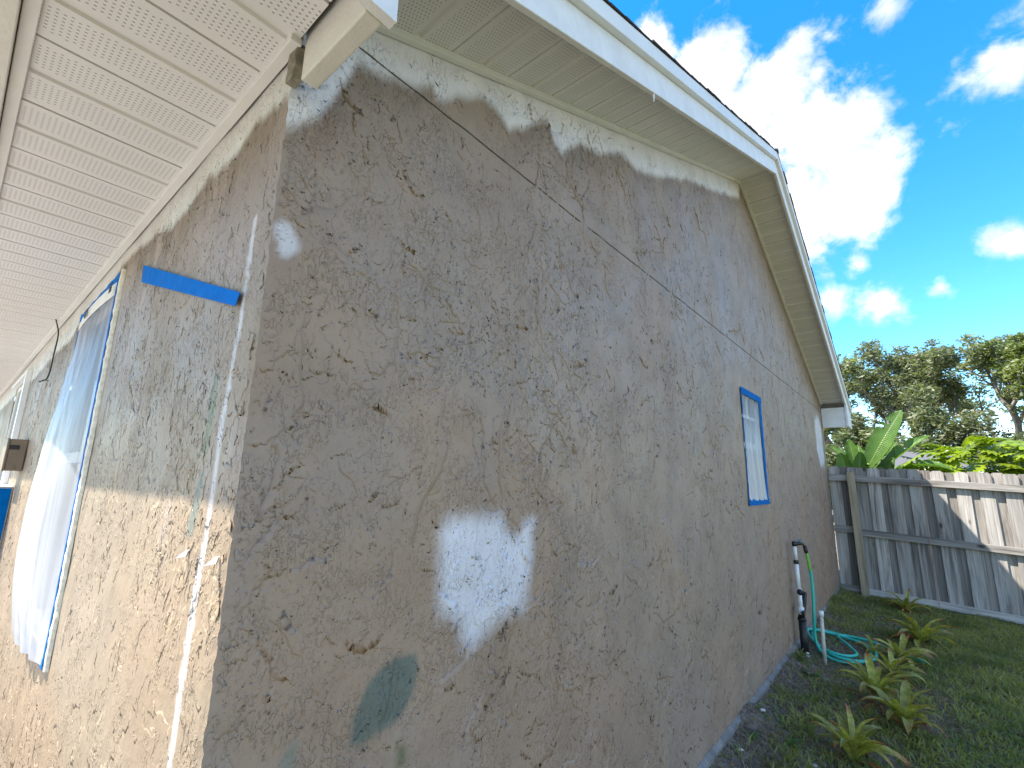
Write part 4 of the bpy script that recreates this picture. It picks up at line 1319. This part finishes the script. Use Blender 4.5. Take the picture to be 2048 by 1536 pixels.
def rail(x0, x1, za0, za1, h, y=FY - .022, dy=.036):
    mb = MB().hexa([(x0, y - dy / 2, za0), (x1, y - dy / 2, za1), (x1, y + dy / 2, za1), (x0, y + dy / 2, za0),
                    (x0, y - dy / 2, za0 + h), (x1, y - dy / 2, za1 + h), (x1, y + dy / 2, za1 + h), (x0, y + dy / 2, za0 + h)])
    # lay the grain along the rail: origin at one end, local z along the rail
    ax = Vector((x1 - x0, 0, za1 - za0)).normalized()
    R = Matrix((ax.cross(Vector((0, 1, 0))).normalized(), Vector((0, 1, 0)), ax)).transposed()
    loc = Vector((x0, y, za0))
    Ri = R.inverted()
    mb.v = [tuple(Ri @ (Vector(p) - loc)) for p in mb.v]
    o = bpy.data.objects.new('rail', mb.mesh('rail', M['fence']))
    COL.objects.link(o); o.parent = fe
    o.location = rel(loc, OF); o.rotation_euler = R.to_euler()
    return bevel(o, .003, 1)
for (za, h) in ((1.512, .09), (.738, .092), (-.075, .092)):
    rail(.335, 2.72, za, za + fdrop(2.72), h)
    rail(2.725, 5.15, za + fdrop(2.725), za + fdrop(5.15), h)
    rail(5.155, 7.55, za + fdrop(5.155), za + fdrop(7.55), h)
for (za, h) in ((1.515, .10), (.770, .09), (-.060, .09)):
    rail(.010, .27, za + .006, za, h)
for xx, zt in ((.305, 1.645), (2.72, 1.50), (5.15, 1.35)):
    mb = MB().box(-.046, .046, -.046, .046, -.55, zt)
    o = bevel(mb.obj('post', M['post'], fe), .006)
    o.location = rel((xx, FY - .092, 0), OF)
    o.rotation_euler = (.006, -.006, .03)
tag(MB().tube(spline([(1.085, FY - .05, 1.70), (1.09, FY - .052, 1.2), (1.082, FY - .052, .75), (1.09, FY - .05, .3), (1.085, FY - .05, -.10)], 6), .0032, 5).obj('string', M['string']),
    'thin reddish string hanging down the fence', 'string')
#SECTION4
# ------------------------------------------------------------------ planting behind the fence
def paddle(L, W, droop, cup, name, splits=0):
    """banana-like paddle leaf: stalk end at origin, blade along +x, arching down; closed-up sides"""
    n, mseg = 22, 8
    vs, uv, fs = [], [], []
    x = z = 0
    for i in range(n + 1):
        t = i / n
        a = -droop * t
        if i: x += L / n * math.cos(a); z += L / n * math.sin(a)
        w = W * (math.sin(math.pi * min(1, t * .93 + .055)) ** .62) * (1 - .12 * t)
        if i == n: w = .006
        for k in range(mseg + 1):
            s = -1 + 2 * k / mseg
            ang = cup * abs(s)
            yy = s * w / 2 * math.cos(ang)
            hh = abs(s) * w / 2 * math.sin(ang) + .006 * math.sin(t * 40 + s * 3) * abs(s)
            vs.append((x - hh * math.sin(a), yy, z + hh * math.cos(a))); uv.append((t, k / mseg))
    random.seed(splits + 3)
    cut = {(random.randint(5, n - 4), random.choice((0, 1))) for _ in range(splits)}
    for i in range(n):
        for k in range(mseg):
            if any(i == c and ((k < 3) if sd == 0 else (k > mseg - 4)) for c, sd in cut): continue
            a = i * (mseg + 1) + k
            fs.append((a, a + 1, a + mseg + 2, a + mseg + 1))
    me = bpy.data.meshes.new(name)
    me.from_pydata(vs, [], fs)
    me.materials.append(M['paddle'])
    ul = me.uv_layers.new(name='UVMap')
    for p in me.polygons:
        p.use_smooth = True
        for li in p.loop_indices: ul.data[li].uv = uv[me.loops[li].vertex_index]
    return me

OB_ = Vector((.5, 9.5, -.2)); SH = Vector((0.0, .15, 0.0))
bop = empty('paddle_leaf_plant', OB_, 'giant plant with glossy green paddle leaves rising behind the fence', 'plant')
def paddle_leaf(base, tip, W, droop, cup, face, splits=0):
    """face: direction the blade's upper side looks towards"""
    b, t = Vector(base) + SH, Vector(tip) + SH
    d = t - b
    L = d.length
    me = paddle(L * (1 + droop * .06), W, droop, cup, 'paddle_leaf', splits)
    ex = d.normalized()
    f = Vector(face); ez = (f - ex * f.dot(ex)).normalized(); ey = ez.cross(ex)
    # lift the start so that the drooped tip still lands on target
    R = Matrix((ex, ey, ez)).transposed() @ Matrix.Rotation(-droop * .5, 3, 'Y')
    inst('leaf', me, bop, b - OB_, R.to_quaternion())
    foot = Vector((OB_.x + (b.x - OB_.x) * .25, OB_.y, -.2))
    MB().tube([tuple(q - OB_) for q in spline([foot, foot.lerp(b, .5) + Vector((0, .03, 0)), b - ex * .06, b + ex * .05], 5)], .016, 6).obj('stalk', M['stalk'], bop, True)
C = (0.2, -1, .45)
paddle_leaf((.455, 9.30, 1.76), (.975, 9.30, 2.66), .36, .25, .30, (-.35, -1, .12), 2)
paddle_leaf((.455, 9.42, 1.72), (.86, 9.50, 2.17), .24, .35, .5, (.6, -.6, .6), 1)
paddle_leaf((.300, 9.35, 1.60), (.235, 9.30, 2.22), .24, .35, .35, (0.1, -1, .5))
paddle_leaf((.330, 9.55, 1.65), (.330, 9.60, 2.14), .20, .3, .35, (.2, -1, .5))
paddle_leaf((.30, 9.15, 1.55), (.395, 9.05, 1.99), .22, .6, .3, (.3, -1, .2))
paddle_leaf((.24, 9.30, 1.60), (-.02, 9.25, 2.10), .26, .9, .4, (0.2, -.4, 1), 1)
paddle_leaf((.20, 9.10, 1.55), (.13, 8.95, 1.97), .26, .9, .35, (0, -1, .15))
paddle_leaf((.62, 9.35, 1.70), (1.28, 9.30, 2.24), .28, .35, .55, (-.55, -.6, .7), 3)
paddle_leaf((.60, 9.45, 1.70), (.85, 9.45, 2.16), .24, .3, .4, (-.5, -1, .4), 1)
paddle_leaf((.78, 9.20, 1.68), (1.48, 9.05, 1.70), .26, 1.1, .5, (0, -.35, 1), 1)
paddle_leaf((.70, 9.25, 1.66), (.80, 9.15, 1.90), .16, .4, .4, (0, -1, .5))
paddle_leaf((.40, 9.50, 1.5), (.1, 9.9, 2.0), .26, .7, .4, (0, .2, 1))

# split-leaf shrub
def split_leaf(name):
    vs, fs = [], []
    def lobe(p0, ang, L, W, dz):
        d = Vector((math.cos(ang), math.sin(ang), 0)); nrm = Vector((-d.y, d.x, 0))
        o = len(vs)
        for (t, w) in ((0, .35), (.35, 1.0), (.75, .75), (1.0, .05)):
            c = Vector(p0) + d * L * t + Vector((0, 0, dz * t * t))
            vs.append(tuple(c + nrm * W * w / 2)); vs.append(tuple(c - nrm * W * w / 2))
        for i in range(3): fs.append((o + 2 * i, o + 2 * i + 1, o + 2 * i + 3, o + 2 * i + 2))
    for i, t in enumerate(np.linspace(0, .72, 6)):
        for s in (-1, 1):
            lobe((t, 0, -.10 * t * t), s * math.radians(105 - 70 * t / .72 - 8 * i % 5), .46 * (1 - .38 * t), .17, -.12)
    lobe((.70, 0, -.05), 0, .36, .14, -.12)
    lobe((0, 0, 0), 0, .78, .10, -.06)
    me = bpy.data.meshes.new(name); me.from_pydata(vs, [], fs); me.materials.append(M['philo'])
    return me
SLM = split_leaf('split_leaf')
OS = Vector((2.15, 10.1, -.3))
ph = empty('split_leaf_shrub', OS, 'bright yellow-green split-leaf shrub topping the fence on the right', 'shrub')
random.seed(44)
for i in range(260):
    u = random.uniform(-1, 1); v = random.uniform(-1, .9); w = random.random()
    x = OS.x + u * 1.05
    topz = 2.16 - .35 * max(0, -u - .35) ** 1.0 - .06 * math.sin(u * 7)
    z = topz - .9 * w ** 1.4 + random.uniform(-.06, .02)
    y = OS.y + v * .55 - .2
    az = math.atan2(-.8 + v * .6, u + random.uniform(-.7, .7)) + random.uniform(-.7, .7)
    inst('leaf', SLM, ph, (x - OS.x, y - OS.y, z - OS.z), (random.uniform(-.5, .5), random.uniform(-.35, .7), az), random.uniform(.26, .46))
for i in range(6):
    u = random.uniform(-.8, .8)
    MB().tube([(u * .4, 0, 0), (u * .8, -.1, 1.0), (u, -.15, 1.8)], [.03, .02, .012], 6).obj('stalk', M['stalk'], ph, True)

# ------------------------------------------------------------------ trees
def leaf_cloud(centres, radii, per, size, seed, flat=.7):
    r = np.random.default_rng(seed)
    V = []
    for c, R, n in zip(centres, radii, per):
        p = r.normal(0, 1, (n, 3)); p /= np.linalg.norm(p, axis=1)[:, None] + 1e-9
        p *= (r.random(n) ** .45)[:, None] * R
        p[:, 2] *= flat
        V.append(p + np.array(c))
    P = np.concatenate(V)
    n = len(P)
    a = r.normal(0, 1, (n, 3)); a[:, 2] *= .55; a /= np.linalg.norm(a, axis=1)[:, None]
    b = np.cross(a, r.normal(0, 1, (n, 3))); b /= np.linalg.norm(b, axis=1)[:, None]
    s = size * r.uniform(.55, 1.35, n)
    a *= s[:, None]; b *= (s * .45)[:, None]
    q = np.stack([P - a, P + b * 1.0, P + a, P - b], 1).reshape(-1, 3)
    return q, np.arange(n * 4).reshape(-1, 4)

def quads_obj(name, v, q, mat, parent, k=4):
    me = bpy.data.meshes.new(name)
    me.vertices.add(len(v)); me.vertices.foreach_set('co', v.astype(np.float32).ravel())
    me.loops.add(len(q) * 4); me.loops.foreach_set('vertex_index', q.astype(np.int32).ravel())
    me.polygons.add(len(q)); me.polygons.foreach_set('loop_start', np.arange(0, len(q) * 4, 4, dtype=np.int32))
    me.update(calc_edges=True); me.materials.append(mat)
    o = bpy.data.objects.new(name, me); COL.objects.link(o); o.parent = parent
    return o

def tree(x, y, H, spread, seed, mat, label, fork=.35, leafn=9000, size=.095, bare=.0, lean=0.0, sparse_top=True):
    rr = random.Random(seed)
    base = Vector((x, y, -.3))
    t = empty('oak_tree', base, label, 'tree', 'oaks beyond the fence')
    mb = MB()
    tips = []
    def grow(p, d, L, rad, lev):
        pts = [p]; q = p.copy(); dd = d.copy()
        n = 4
        for i in range(n):
            dd = (dd + Vector((rr.uniform(-.28, .28), rr.uniform(-.28, .28), rr.uniform(-.08, .20)))).normalized()
            q = q + dd * L / n
            pts.append(q.copy())
        mb.tube([tuple(k) for k in pts], [rad * (1 - .42 * i / n) for i in range(n + 1)], 6 if lev > 0 else 9, False)
        if lev >= 2: tips.append((pts[2], lev))
        if lev >= 4 or L < .30:
            tips.append((q, lev)); return
        if lev >= 1: tips.append((q, lev))
        for k in range(rr.choice((2, 3, 3)) if lev else 4):
            a = rr.uniform(0, 6.28); sp = rr.uniform(.45, 1.0) * spread
            nd = (dd * 1.0 + Vector((math.cos(a) * sp, math.sin(a) * sp, rr.uniform(-.05, .45)))).normalized()
            grow(q if k else pts[-1], nd, L * rr.uniform(.58, .80), rad * .58, lev + 1)
    grow(Vector((0, 0, 0)), Vector((lean, 0, 1)).normalized(), H * fork, H * .030, 0)
    o = mb.obj('trunk', M['bark'], t, True)
    zmax = max(p.z for p, _ in tips)
    sc = H / zmax
    cs, Rs, ns = [], [], []
    for p, lev in tips:
        if rr.random() < bare: continue
        c = p * sc
        f = c.z / H
        R = rr.uniform(.32, .62) * (H / 8) * (1.0 if lev < 4 else .85)
        cs.append(tuple(c)); Rs.append(R); ns.append(1)
    tot = len(cs)
    ns = [max(6, int(leafn / tot * rr.uniform(.4, 1.6))) for _ in cs]
    o.scale = (sc, sc, sc)
    v, q = leaf_cloud(cs, Rs, ns, size, seed, .55)
    quads_obj('crown', v, q, mat, t)
    return t

tree(-1.2, 30, 9.0, 1.0, 3, M['oak'], 'pale airy oak closest to the house eave', leafn=16000)
tree(1.3, 31, 9.2, .95, 8, M['oak'], 'airy oak left of the gap of blue sky', leafn=16000)
tree(3.9, 31, 9.3, 1.0, 15, M['oak'], 'tall open oak with bare crooked trunk showing, right of the sky gap', leafn=10000, fork=.40, bare=.15, lean=-.05)
tree(6.6, 29, 8.4, .9, 21, M['oak_green'], 'dense green oak at the right edge of the picture', leafn=13000)
tree(5.0, 38, 9.0, 1.0, 33, M['oak_dark'], 'darker oak behind the tall open one', leafn=10000)
tree(-.2, 38, 9.2, 1.0, 37, M['oak_dark'], 'dark oak standing behind the two airy ones', leafn=10000)
tree(-4.6, 32, 9.0, 1.0, 41, M['oak'], 'oak mostly hidden behind the house gable', leafn=8000)
tree(9.6, 31, 8.6, 1.0, 43, M['oak_dark'], 'oak just past the right edge of the picture', leafn=8000)

# understorey shrubs, each a thing
def bush(x, y, w, h, seed, mat, label, n=9000, size=.10):
    rr = random.Random(seed)
    t = empty('shrub', (x, y, -.3), label, 'shrub', 'dense shrubs below the oaks')
    cs, Rs, ns = [], [], []
    for k in range(26):
        a = rr.uniform(0, 6.28); r0 = w * .5 * math.sqrt(rr.random())
        z = h * rr.uniform(.12, .92) * (1 - .35 * (r0 / (w * .5)) ** 2)
        cs.append((math.cos(a) * r0, math.sin(a) * r0 * .7, z)); Rs.append(rr.uniform(.25, .5) * w * .35); ns.append(int(n / 26 * rr.uniform(.6, 1.4)))
    v, q = leaf_cloud(cs, Rs, ns, size, seed, .75)
    quads_obj('foliage', v, q, mat, t)
    mb = MB()
    for k in range(6):
        c = cs[k]
        mb.tube([(c[0] * .15, c[1] * .15, 0), (c[0] * .5, c[1] * .5, c[2] * .5), c], [.05, .035, .015], 5, False)
    mb.obj('stems', M['bark'], t, True)
for k, (x, y, w, h, mt_, lab) in enumerate([
        (-2.4, 25, 4.6, 6.4, 'hedge', 'dark shrub low behind the house eave'),
        (-.2, 24, 4.2, 5.8, 'oak_dark', 'dark shrub behind the leftmost paddle leaves'),
        (1.4, 26, 4.4, 6.6, 'hedge', 'grey-green shrub behind the tall paddle leaf'),
        (3.4, 24.5, 4.2, 5.4, 'hedge', 'rounded grey-green shrub above the neighbour roof'),
        (5.2, 26, 4.6, 6.0, 'oak_dark', 'dark shrub behind the split-leaf shrub'),
        (5.5, 23.5, 3.8, 6.6, 'hedge', 'grey-green shrub hiding the trunk of the right-hand oak'),
        (8.6, 25, 4.6, 5.6, 'oak_dark', 'dark shrub at the far right behind the fence')]):
    bush(x, y, w, h, 50 + k, M[mt_], lab)

# neighbour's low roof
NO = (2.75, 17.5, -.3)
nb = empty('neighbour_house', NO, 'low neighbouring house with grey shingled roof beyond the fence', 'house')
MB().box(-2.4, 2.2, -.9, 2.5, 0, 2.25).obj('wall', M['stucco_plain'], nb)
MB().hexa([(-2.8, -1.3, 2.25), (2.6, -1.3, 2.25), (2.6, 2.9, 2.25), (-2.8, 2.9, 2.25), (-2.6, .78, 2.80), (2.4, .78, 2.80), (2.4, .82, 2.80), (-2.6, .82, 2.80)]).obj('roof', M['nshingle'], nb)
MB().box(-2.82, 2.62, -1.34, -1.303, 2.13, 2.26).obj('fascia', M['white_frame'], nb)
